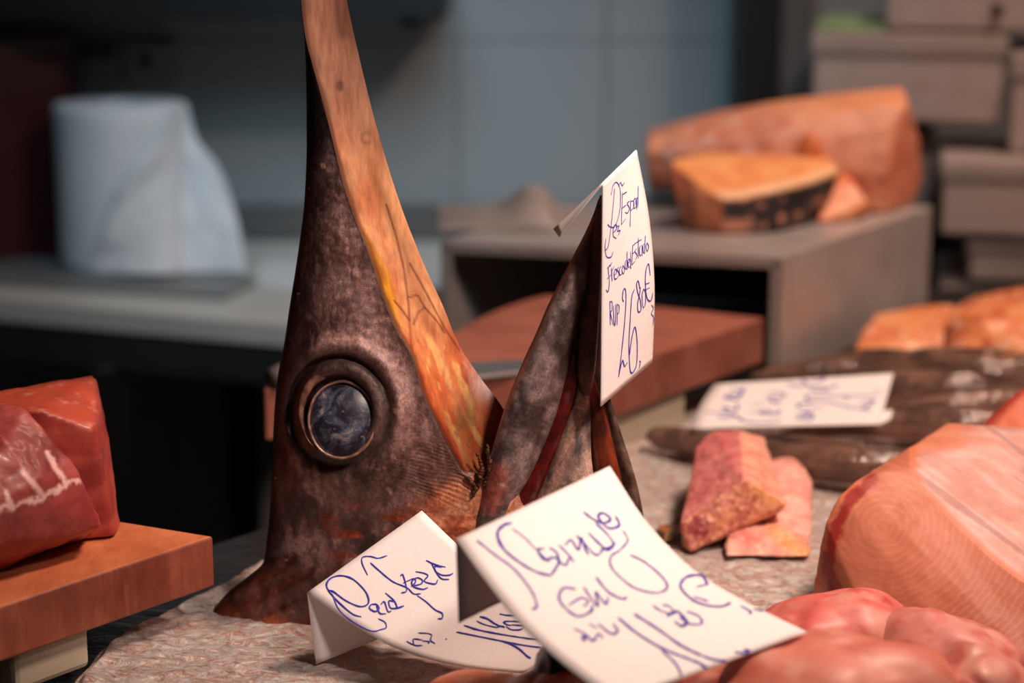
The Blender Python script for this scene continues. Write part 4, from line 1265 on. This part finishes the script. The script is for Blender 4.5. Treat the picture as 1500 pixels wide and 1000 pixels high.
fish([(1330, 600, .028, .010), (1400, 596, .032, .018), (1480, 592, .032, .019), (1580, 590, .03, .015)], 'dark fish running out at the right above the red chunk', 0.55)

# ================================================================== ORANGE PIECES
def c_orange(seed, redk=0.4):
    def f_(px, py, co, n):
        f = fbm((co.x + seed, co.y, co.z), 24, 4); g = fbm((co.x + seed, co.y, co.z), 70, 3)
        c = mixc(rgb(222, 118, 62), rgb(240, 160, 100), 0.5 + f)
        c = mixc(c, rgb(236, 196, 172), 0.7 * sst(0.1, 0.45, g))
        return mixc(c, rgb(170, 44, 28), redk * sst(0.3, 0.55, fbm((co.x, co.y + seed, co.z), 48, 3)))
    return f_
h = hullpts([(1236, 530, None, .001), (1262, 482, 2.15, 0), (1280, 458, 2.19, 0), (1345, 449, 2.22, 0), (1400, 442, 2.22, 0), (1385, 480, 2.14, 0), (1375, 530, None, .001), (1290, 500, 2.12, 0), (1300, 505, None, .001), (1400, 500, None, .001)])
o = organic('fish_fillet', h, M['meat'], None, 0.004, 6, 0.002, 40); paint(o, c_orange(1)); tag(o, 'pale orange fish fillet, sloping left end, behind the dark fish', 'fish fillet', 'orange fish cuts behind the dark fish')
h = hullpts([(1385, 478, 2.12, 0), (1395, 448, 2.16, 0), (1440, 430, 2.22, 0), (1500, 420, 2.22, 0), (1580, 410, 2.22, 0), (1600, 480, 2.12, 0), (1500, 470, 2.08, 0), (1430, 470, 2.08, 0), (1385, 540, None, .001), (1600, 560, None, .001), (1600, 500, None, .001), (1450, 500, None, .001)])
o = organic('fish_fillet', h, M['meat'], None, 0.004, 6, 0.003, 34); paint(o, c_orange(4, 0.8)); tag(o, 'thick orange fish cut with dark red spots at right, behind the dark fish', 'fish fillet', 'orange fish cuts behind the dark fish')

# ================================================================== STEEL STAND
def stand():
    h = 0.121
    fl = G(645, 352, h); fr = G(1146, 376, h); br = G(1366, 302, h)
    fl.z = fr.z = br.z = H0 + h
    bl = fl + (br - fr)
    r = empty('steel_stand', ((fl + br) / 2).xy.to_3d() + Vector((0, 0, H0)), 'open-fronted steel stand behind the wooden board, carrying orange fish', 'stand')
    t = [fl, fr, br, bl]
    prism('top_plate', t, drop(t, .006), M['steel'], r, 0.002)
    ex = (fr - fl).normalized(); ey = (br - fr).normalized()
    hz = h - .006
    def panel(nm, a, b, n_, th=0.004, z1=0.0, mat='steel'):
        q = [a, b, b + n_ * th, a + n_ * th]; q = [Vector((p.x, p.y, H0 + hz)) for p in q]
        prism(nm, q, [Vector((p.x, p.y, H0 + z1 - .011)) for p in q], M[mat], r, 0.0005)
    panel('side_panel', fr, br, -ex)
    panel('side_panel', fl, bl, ex)
    panel('back_panel', bl, br, -ey, mat='apron')
    # folded lip below the front edge, and thin corner posts
    q = [fl, fr, fr + ey * .003, fl + ey * .003]; q = [Vector((p.x, p.y, H0 + hz)) for p in q]
    prism('front_lip', q, drop(q, .007), M['steel'], r, 0.0008)
    for a, sgn in ((fl, 1), (fr, -1)):
        q = [a, a + ex * sgn * .012, a + ex * sgn * .012 + ey * .003, a + ey * .003]; q = [Vector((p.x, p.y, H0 + hz)) for p in q]
        prism('corner_strip', q, [Vector((p.x, p.y, H0 - .011)) for p in q], M['steel'], r, 0.0006)
    return r
stand()
SH = 0.121
# crumpled sheet on the stand's left
def sheet():
    vs, fs = [], []
    A = [G(606, 338, SH), G(700, 345, SH), G(800, 348, SH), G(880, 345, SH)]
    N, K = 50, 26
    for i in range(N):
        for j in range(K):
            u, v = i / (N - 1), j / (K - 1)
            x = 640 + 225 * u; 
            base_ = G(x, 338 - 36 * v, SH)
            pk = 0.028 * math.exp(-((u - 0.64) / 0.16) ** 2) * math.sin(math.pi * min(1, v * 1.15)) ** 0.7 * (1 if u < 0.75 else 0.6)
            hh = 0.012 * math.sin(math.pi * u) * math.sin(math.pi * v)
            vs.append(base_ + Vector((0, 0, 0.001 + pk + hh + 0.003 * abs(fbm((u * 4, v * 4, 0), 1.5, 3)) * min(1, 8 * v, 8 * (1 - v), 8 * u, 8 * (1 - u)))))
    for i in range(N - 1):
        for j in range(K - 1):
            a = i * K + j; fs.append((a, a + 1, a + K + 1, a + K))
    o = mesh('plastic_sheet', vs, fs, M['sheet'])
    mo = o.modifiers.new('s', 'SOLIDIFY'); mo.thickness = 0.001; mo.offset = 1
    return tag(o, 'crumpled grey plastic sheet on the left end of the steel stand', 'plastic sheet')
sheet()
pts_floor = H0 + SH + 0.0008
def SG(x, y, h=0.001): return G(x, y, SH + h)
# long trunk
tr = [P(948, 188, 2.47), P(948, 200, 2.38), P(1060, 160, 2.44), P(1180, 141, 2.42), P(1322, 126, 2.40), P(1330, 150, 2.36), P(1348, 210, 2.40), P(1352, 260, 2.42), P(1300, 190, 2.345), P(1296, 250, 2.335), P(1298, 300, 2.35),
      P(946, 225, 2.36), P(950, 268, 2.38), P(1180, 200, 2.35), P(1180, 270, 2.345), SG(1300, 312), SG(1335, 300), SG(960, 283), SG(1180, 300), SG(1340, 290), SG(950, 282)]
def c_trunk(px, py, co, n):
    f = fbm((co.x * .5, co.y, co.z), 30, 4); g = fbm((co.x * .5, co.y, co.z), 80, 4)
    c = mixc(rgb(204, 128, 98), rgb(232, 162, 128), 0.5 + f + 0.6 * sst(1000, 1300, px) - 0.3)
    c = mixc(c, rgb(120, 74, 56), 0.6 * sst(1080, 960, px) * sst(-0.2, .3, g))
    c = mixc(c, rgb(226, 190, 180), 0.8 * sst(0.3, 0.5, g) * sst(1230, 1100, px))
    c = mixc(c, rgb(140, 50, 34), 0.6 * sst(0.05, 0.3, fbm((co.x * .6, co.y, co.z), 60, 3)) * sst(250, 262, py) * sst(292, 272, py))
    c = mixc(c, rgb(232, 152, 92), 0.5 * sst(165, 150, py))
    if n.x > 0.45: c = mixc(rgb(226, 146, 112), rgb(214, 122, 92), 0.5 + f)
    return c
o = organic('fish_loin', tr, M['meatsoft'], None, 0.0036, 4, 0.0015, 40); paint(o, c_trunk)
tag(o, 'long skinned orange fish trunk lying at the back of the steel stand', 'fish loin')
# front chunk with black skin
fk = [P(980, 236, 2.25), P(1032, 222, 2.31), P(1215, 231, 2.315), P(1230, 247, 2.28), P(1140, 276, 2.215), P(1060, 290, 2.19), P(1040, 283, 2.20),
      P(990, 290, 2.22), SG(1003, 336), SG(1062, 342), SG(1140, 340), SG(1195, 322), P(1222, 280, 2.285), SG(1210, 300), SG(1020, 305)]
def c_fk(px, py, co, n):
    f = fbm(co, 36, 4); g = fbm(co, 70, 4)
    ed = pchip([1040, 1060, 1140, 1225, 1235], [284, 291, 277, 250, 240])(px)
    top = mixc(rgb(238, 146, 84), rgb(250, 176, 112), 0.5 + f)
    rim = sst(14, 2, abs(py - ed + 4)) * sst(1040, 1060, px)
    top = mixc(top, rgb(250, 206, 160), 0.8 * rim)
    sk = mixc(rgb(34, 30, 32), rgb(52, 46, 46), 0.5 + f)
    sk = mixc(sk, rgb(216, 144, 120), sst(0.42, 0.5, g))
    lf = mixc(rgb(190, 104, 72), rgb(214, 138, 100), 0.5 + f)
    lf = mixc(lf, rgb(110, 56, 40), 0.7 * sst(16, 4, abs(px - 1005 - (py - 250) * .1)))
    c = mixc(top, sk, sst(-1, 4, py - ed - 2) * sst(1054, 1060, px))
    c = mixc(c, rgb(220, 150, 126), 0.9 * sst(318, 325, py) * sst(1110, 1090, px) * sst(1054, 1060, px))
    return mixc(c, lf, sst(-2, 4, py - (240 + (px - 985) * 0.75)) * sst(1060, 1054, px))
o = organic('fish_chunk', fk, M['meatsoft'], None, 0.0034, 4, 0.001, 40); paint(o, c_fk)
tag(o, 'orange fish chunk with blotched black skin at the front of the steel stand', 'fish chunk')
fk = [P(1166, 228, 2.385), P(1172, 205, 2.385), P(1184, 187, 2.38), P(1196, 196, 2.375), P(1206, 226, 2.37), P(1190, 235, 2.35), P(1180, 200, 2.36)]
sl = [SG(1195, 328), SG(1200, 318), P(1214, 275, 2.31), P(1232, 250, 2.34), P(1250, 262, 2.325), P(1272, 298, 2.30), SG(1274, 312), SG(1250, 322)]
o = organic('fish_piece', sl, M['meatsoft'], None, 0.003, 4, 0.001, 40); paint(o, c_orange(7, 0.1)); tag(o, 'flat orange belly piece right of the black-skinned chunk', 'fish piece')
fk = [P(1166, 228, 2.34), P(1172, 205, 2.34), P(1184, 187, 2.345), P(1196, 196, 2.335), P(1206, 226, 2.335), P(1190, 205, 2.325), SG(1170, 312), SG(1205, 312), SG(1190, 300)]
o = organic('fish_piece', fk, M['meatsoft'], None, 0.003, 4, 0.001, 40); paint(o, c_orange(9, 0.0)); tag(o, 'upright pointed orange piece between the trunk and the chunk', 'fish piece')
pts_floor = H0 + 0.001

# ================================================================== FOAM BOXES
def foam_box(label, fl, fr, Y, h_px, depth=0.30, rim=0.22, YR=None, open_top=False, mark=None, name='foam_box'):
    """fl, fr: top-left / top-right pixels of the front face; h_px face height at the left end"""
    YR = YR or Y
    a = P(fl[0], fl[1], Y); b = P(fr[0], fr[1], YR)
    zt = (a.z + b.z) / 2; a.z = b.z = zt
    ex = (b - a).normalized(); ey = Vector((-ex.y, ex.x, 0))
    hh = h_px / F * Y
    r = empty('foam_box', ((a + b) / 2 + ey * depth / 2).xy.to_3d() + Vector((0, 0, zt - hh)), label, 'foam box', 'foam boxes stacked at right')
    rh = hh * rim
    q = [a, b, b + ey * depth, a + ey * depth]
    q2 = [Vector((p.x, p.y, zt - rh)) for p in (a + ex * .004 + ey * .004, b - ex * .004 + ey * .004, b - ex * .004 + ey * (depth - .004), a + ex * .004 + ey * (depth - .004))]
    prism('body', q2, drop(q2, hh - rh), M['foam'], r, 0.006, 3)
    prism('lid', q, drop(q, rh), M['foamrim'], r, 0.005, 3)
    return r, a, b, ex, ey, zt, hh
specs = [
 ('grey-white foam box at top right with a small black hole', (1296, -70), (1640, -45), 2.78, 100, 2.70),
 ('widest foam box in the stack, below the holed one', (1188, 36), (1477, 62), 2.80, 128, 2.74),
 ('foam box at the right edge beside the widest one', (1481, 69), (1760, 92), 2.71, 148, 2.65),
 ('foam box with thick rim below the gap, blue thing under it', (1378, 226), (1700, 252), 2.66, 112, 2.60),
 ('foam box directly below the widest one, mostly hidden by the fish trunk', (1196, 184), (1374, 199), 2.86, 240, 2.84),
 ('small low foam box under the thick-rimmed one', (1418, 350), (1680, 366), 2.66, 60, 2.62),
 ('lowest foam box in the right stack', (1376, 412), (1680, 432), 2.68, 92, 2.63),
]
FB = []
for lb, fl, fr, Y, hp, YR in specs:
    FB.append(foam_box(lb, fl, fr, Y, hp, 0.28 if Y > 2.7 else 0.26, 0.26, YR))
# hole on the first, faint red print on the second
r, a, b, ex, ey, zt, hh = FB[0]
hc = P(1461, 15, 2.737)
bm = bmesh.new(); bmesh.ops.create_uvsphere(bm, u_segments=16, v_segments=10, radius=0.009)
for v in bm.verts: v.co = Vector((v.co.x, v.co.y * .25, v.co.z * (1.1 if v.co.x < 0 else .9))) + hc
frombm('hole', bm, M['black'], r, True)
r, a, b, ex, ey, zt, hh = FB[1]
for (x0, y0, wd, ht) in ((1352, 129, .020, .005), (1398, 137, .008, .004), (1418, 139, .008, .004), (1440, 141, .008, .004)):
    c = P(x0, y0, 2.764); c = a + ex * (c - a).dot(ex) + Vector((0, 0, c.z - a.z)) + ey * .0035
    q = [c - ex * wd / 2 + Vector((0, 0, ht)), c + ex * wd / 2 + Vector((0, 0, ht)), c + ex * wd / 2 + Vector((0, 0, ht)) + ey * .002, c - ex * wd / 2 + Vector((0, 0, ht)) + ey * .002]
    prism('red_print', q, drop(q, ht), M['redprint'], r)
# green sheet on top of the second box
q = [G(1190, 30, .0) for _ in range(1)]
r, a, b, ex, ey, zt, hh = FB[1]
q = [a + ex * .004 + ey * .01 + Vector((0, 0, .012)), a + ex * .10 + ey * .01 + Vector((0, 0, .010)), a + ex * .10 + ey * .2 + Vector((0, 0, .012)), a + ex * .01 + ey * .2 + Vector((0, 0, .014))]
o = prism('green_wrapper', q, drop(q, .0115), M['green'], None, .003); tag(o, 'pale green wrapper lying on the left end of the widest foam box', 'wrapper')
# blue bundle
_, a, b, ex, ey, zt, hh = FB[5]
q = [a + ex * .045 + Vector((0, 0, .019)), a + ex * .12 + Vector((0, 0, .017)), a + ex * .12 + ey * .05 + Vector((0, 0, .017)), a + ex * .05 + ey * .05 + Vector((0, 0, .019))]
o = prism('blue_bag', q, [Vector((p.x, p.y, zt + .0005)) for p in q], M['blueplastic'], None, .006, 3, True); tag(o, 'dark blue plastic bag corner on the small low foam box', 'plastic bag')
# bench that carries the boxes
bench_top = H0 - 0.115
bt = [Vector((0.34, 2.635, bench_top)), Vector((1.5, 2.635, bench_top)), Vector((1.5, 3.18, bench_top)), Vector((0.34, 3.18, bench_top))]
bn = empty('storage_bench', (0.9, 2.9, 0), 'low grey bench under the stacked foam boxes', 'bench')
prism('bench_top', bt, drop(bt, .03), M['ledge'], bn, .002)
for x in (0.38, 1.46):
    for y in (2.68, 3.13): box('leg', (x, y, (bench_top - .03) / 2), (.04, .04, bench_top - .03), 0, M['apron'], bn, .002)

# ================================================================== BACK TABLE
TZ = -0.055
def T(x, y, h=0.0): return G(x, y, TZ + h)
tt = [T(-420, 405), T(0, 440), T(430, 478), T(520, 484), T(560, 396), T(700, 400), Vector((0.30, 3.19, 0)), Vector((-1.35, 3.19, 0))]
tt = [Vector((p.x, p.y, H0 + TZ)) for p in tt]
tb = empty('back_table', (-0.4, 2.9, 0), 'white worktop against the tiled wall under the paper roll', 'table')
prism('tabletop', tt, drop(tt, .028), M['table'], tb, .002)
ins = Vector((-0.5, 2.95, 0))
ap = [Vector((ins.x + (p.x - ins.x) * .985, ins.y + (p.y - ins.y) * .985, H0 + TZ - .028)) for p in tt]
prism('apron', ap, drop(ap, .055), M['apron'], tb, 0)
for (x, y) in ((-0.55, 2.66), (-0.42, 3.0), (-0.27, 2.62), (-1.2, 3.0)):
    box('leg', (x, y, (H0 + TZ - .08) / 2), (.05, .05, H0 + TZ - .08), 0.2, M['post'], tb, .003)
# grey slab under the roll
sl = [T(-60, 408, .008), T(330, 432, .008), T(378, 410, .008), T(330, 385, .008), T(-60, 372, .008)]
o = prism('grey_slab', sl, drop(sl, .0078), M['plate'], None, .002); tag(o, 'thin grey slab under the white paper roll', 'slab')
ps = [T(372, 414, .002), T(440, 424, .002), T(445, 385, .002), T(385, 380, .002)]
o = prism('paper_slip', ps, drop(ps, .0018), M['tissue'], None, 0); tag(o, 'flat white paper slip right of the paper roll', 'paper')

# paper roll
def roll():
    Y = 2.93
    cb = P(178, 405, Y); zb = H0 + TZ + .0085
    ct = P(181, 150, Y); R = 95 / F * Y
    cx, cy = P(181, 300, Y).x, Y
    zt = P(181, 150, Y).z
    r = empty('paper_roll', (cx, cy, zb), 'big white paper roll standing on the grey slab, loose end spread right', 'paper roll')
    vs, fs = [], []
    n, k = 64, 20
    prof = [(0.30, zt - .05), (0.30, zt - .002), (0.33, zt), (0.97, zt), (1.0, zt - .004)] + [(1.0, zt - .004 - (zt - .008 - zb) * i / 12) for i in range(1, 13)] + [(0.97, zb)]
    for rr, z in prof:
        for i in range(n):
            a = 2 * math.pi * i / n
            q = R * rr * (1 + 0.012 * noise.noise(Vector((math.cos(a) * 2, math.sin(a) * 2, z * 9))))
            vs.append((cx + q * math.cos(a), cy + q * math.sin(a), z))
    for j in range(len(prof) - 1):
        for i in range(n):
            fs.append((j*n+i, j*n+(i+1) % n, (j+1)*n+(i+1) % n, (j+1)*n+i))
    fs.append(tuple(range(n)))
    mesh('roll_body', vs, fs, M['tissue'], r)
    # core
    vs, fs = [], []
    for z in (zt - .048, zt - .006):
        for i in range(n):
            a = 2 * math.pi * i / n; vs.append((cx + R * .295 * math.cos(a), cy + R * .295 * math.sin(a), z))
    for i in range(n): fs.append((i, (i+1) % n, n+(i+1) % n, n+i))
    fs.append(tuple(range(n)))
    mesh('core', vs, fs, M['core'], r)
    # loose end: a draped sheet from the roll's right front flaring out at the foot
    N, K = 60, 44
    fy = pchip([0, 1], [0, 1])
    xr = pchip([148, 180, 205, 235, 270, 320, 360, 405], [273, 280, 289, 314, 331, 347, 355, 360])
    xl = pchip([148, 200, 240, 280, 330, 370, 405], [262, 232, 200, 172, 152, 138, 120])
    vs, fs = [], []
    for j in range(K):
        y = 150 + (403 - 150) * j / (K - 1)
        t = j / (K - 1)
        for i in range(N):
            s = i / (N - 1)
            x = xl(y) + (xr(y) - xl(y)) * s
            # depth: sits on the cylinder where it overlaps, swings forward at the foot
            xw = (x - 750) / F * Y
            dx = (xw - cx) / R
            ycyl = cy - R * math.sqrt(max(0, 1 - min(1, abs(dx)) ** 2)) - .003
            out = 0.10 * t * t * s + 0.012 * math.sin(s * 9 + 3 * t) * t + 0.010 * fbm((s * 3, t * 3, 0), 1.2, 3)
            Yp = min(ycyl, cy - 0.02) - max(0.0, out) * 0.8 if abs(dx) < 1 else cy - 0.02 - max(0, out) * 0.8
            p = P(x, y, Yp)
            if p.z < zb + .002: p.z = zb + .002
            vs.append(p)
    for j in range(K - 1):
        for i in range(N - 1):
            a = j * N + i; fs.append((a, a + 1, a + N + 1, a + N))
    o = mesh('loose_sheet', vs, fs, M['tissue'], r)
    mo = o.modifiers.new('s', 'SOLIDIFY'); mo.thickness = 0.0015; mo.offset = -1
    mo = o.modifiers.new('m', 'SMOOTH'); mo.iterations = 2
roll()

# red crate, left
ca_, cb_ = P(-130, 62, 2.90), P(94, 50, 3.03)
q = [ca_, cb_, cb_ + Vector((-.01, .145, 0)), ca_ + Vector((-.02, .26, 0))]
zt = cb_.z; q = [Vector((p.x, p.y, zt)) for p in q]
r = empty('red_crate', (sum(p.x for p in q) / 4, sum(p.y for p in q) / 4, H0 + TZ), 'dark red plastic crate at the left edge of the table', 'crate')
prism('body', drop(q, .028), [Vector((p.x, p.y, H0 + TZ + .001)) for p in q], M['crate'], r, .004)
cen = sum(q, Vector()) / 4
q2 = [cen + (p - cen) * 1.02 for p in q]
prism('rim', q2, drop(q2, .028), M['crate_rim'], r, .003)

# sockets on the wall
for (x0, x1, y0, y1, hs, lb) in ((96, 172, 66, 130, ((128, 78), (155, 76)), 'double wall socket left, behind the top of the paper roll'), (182, 262, 62, 126, ((213, 88),), 'wall socket with one dark hole, right of the double one')):
    p0, p1 = P(x0, y1, 3.238), P(x1, y0, 3.238)
    r = empty('wall_socket', ((p0.x + p1.x) / 2, 3.25, (p0.z + p1.z) / 2), lb, 'wall socket', 'wall sockets above the paper roll')
    box('plate', ((p0.x + p1.x) / 2, 3.2395, (p0.z + p1.z) / 2), (p1.x - p0.x, .02, abs(p1.z - p0.z)), 0, M['socket'], r, .004)
    for hx, hy in hs:
        c = P(hx, hy, 3.229); box('socket_hole', (c.x, 3.230, c.z), (.02, .006, .02), 0, M['black'], r, .002)

# upper dark shelf
s0, s1 = P(-500, 26, 3.0), P(655, 22, 3.0)
zb = s1.z
r = empty('wall_shelf', ((s0.x + s1.x) / 2, 3.1, zb), 'dark shelf along the wall at the top left', 'shelf')
box('shelf_board', ((s0.x + s1.x) / 2, 3.07, zb + .03), (s1.x - s0.x, .36, .06), 0, M['post'], r, .003)
for x in (s0.x + .1, s1.x - .06): box('bracket', (x, 3.17, zb + .001), (.03, .16, .05), 0, M['post'], r, .002)

# black post and pale pillar
p0, p1 = P(1080, 150, 3.12), P(1137, 150, 3.12)
o = sbox('trim_2', p0.x, p1.x, 3.08, 3.249, 0.0, 2.7, M['post'])
p2 = P(1189, 150, 3.12)
o = sbox('trim_3', p1.x + .001, p2.x, 3.12, 3.249, 0.0, 2.7, M['ledge'])

# ================================================================== LIGHTS
def area(name, loc, target, size, power, col, sy=None):
    l = bpy.data.lights.new(name, 'AREA'); l.energy = power; l.color = col; l.size = size
    if sy: l.shape = 'RECTANGLE'; l.size_y = sy
    o = bpy.data.objects.new(name, l); C.objects.link(o); o.location = loc
    o.rotation_euler = (Vector(target) - Vector(loc)).to_track_quat('-Z', 'Y').to_euler()
    l.spread = math.radians(112)
    return o
WARM = (1.0, 0.69, 0.55)
area('lamp_warm_main', (0.66, 1.12, 2.25), (0.18, 1.38, 0.9), 0.22, 10.0, WARM)
area('lamp_warm_back', (0.85, 2.25, 2.35), (0.6, 2.3, 0.9), 0.25, 5.6, WARM)
def spot(name, loc, target, ang, power, col, rad=0.1, blend=0.6):
    l = bpy.data.lights.new(name, 'SPOT'); l.energy = power; l.color = col; l.spot_size = math.radians(ang); l.spot_blend = blend; l.shadow_soft_size = rad
    o = bpy.data.objects.new(name, l); C.objects.link(o); o.location = loc
    o.rotation_euler = (Vector(target) - Vector(loc)).to_track_quat('-Z', 'Y').to_euler()
spot('fill_head', (0.72, 0.30, 2.15), (-0.015, 1.30, 1.09), 21, 62, (1.0, 0.76, 0.66), 0.10, 0.7)  # unseen fill spot, added to brighten the head from front right
spot('lamp_cool', (-0.10, 1.72, 2.0), (-0.16, 3.25, 0.90), 52, 62, (0.56, 0.84, 1.0), 0.45, 1.0)
w = bpy.data.worlds.new('World'); S.world = w; w.use_nodes = True
w.node_tree.nodes['Background'].inputs[0].default_value = (0.35, 0.38, 0.42, 1); w.node_tree.nodes['Background'].inputs[1].default_value = 0.07

# ================================================================== CAMERA
cd = bpy.data.cameras.new('camera'); cam = bpy.data.objects.new('camera', cd); C.objects.link(cam)
cam.location = CAM; cam.rotation_euler = (math.pi / 2 - PITCH, 0, 0)
cd.sensor_width = 36; cd.lens = F * 36 / 1500; cd.clip_start = 0.05; cd.clip_end = 50
cd.dof.use_dof = True; cd.dof.focus_distance = 1.32; cd.dof.aperture_fstop = 3.5
S.camera = cam
S.view_settings.view_transform = 'Standard'; S.view_settings.look = 'None'
S.view_settings.exposure = 0.0; S.view_settings.gamma = 1.0
S.view_settings.use_curve_mapping = False
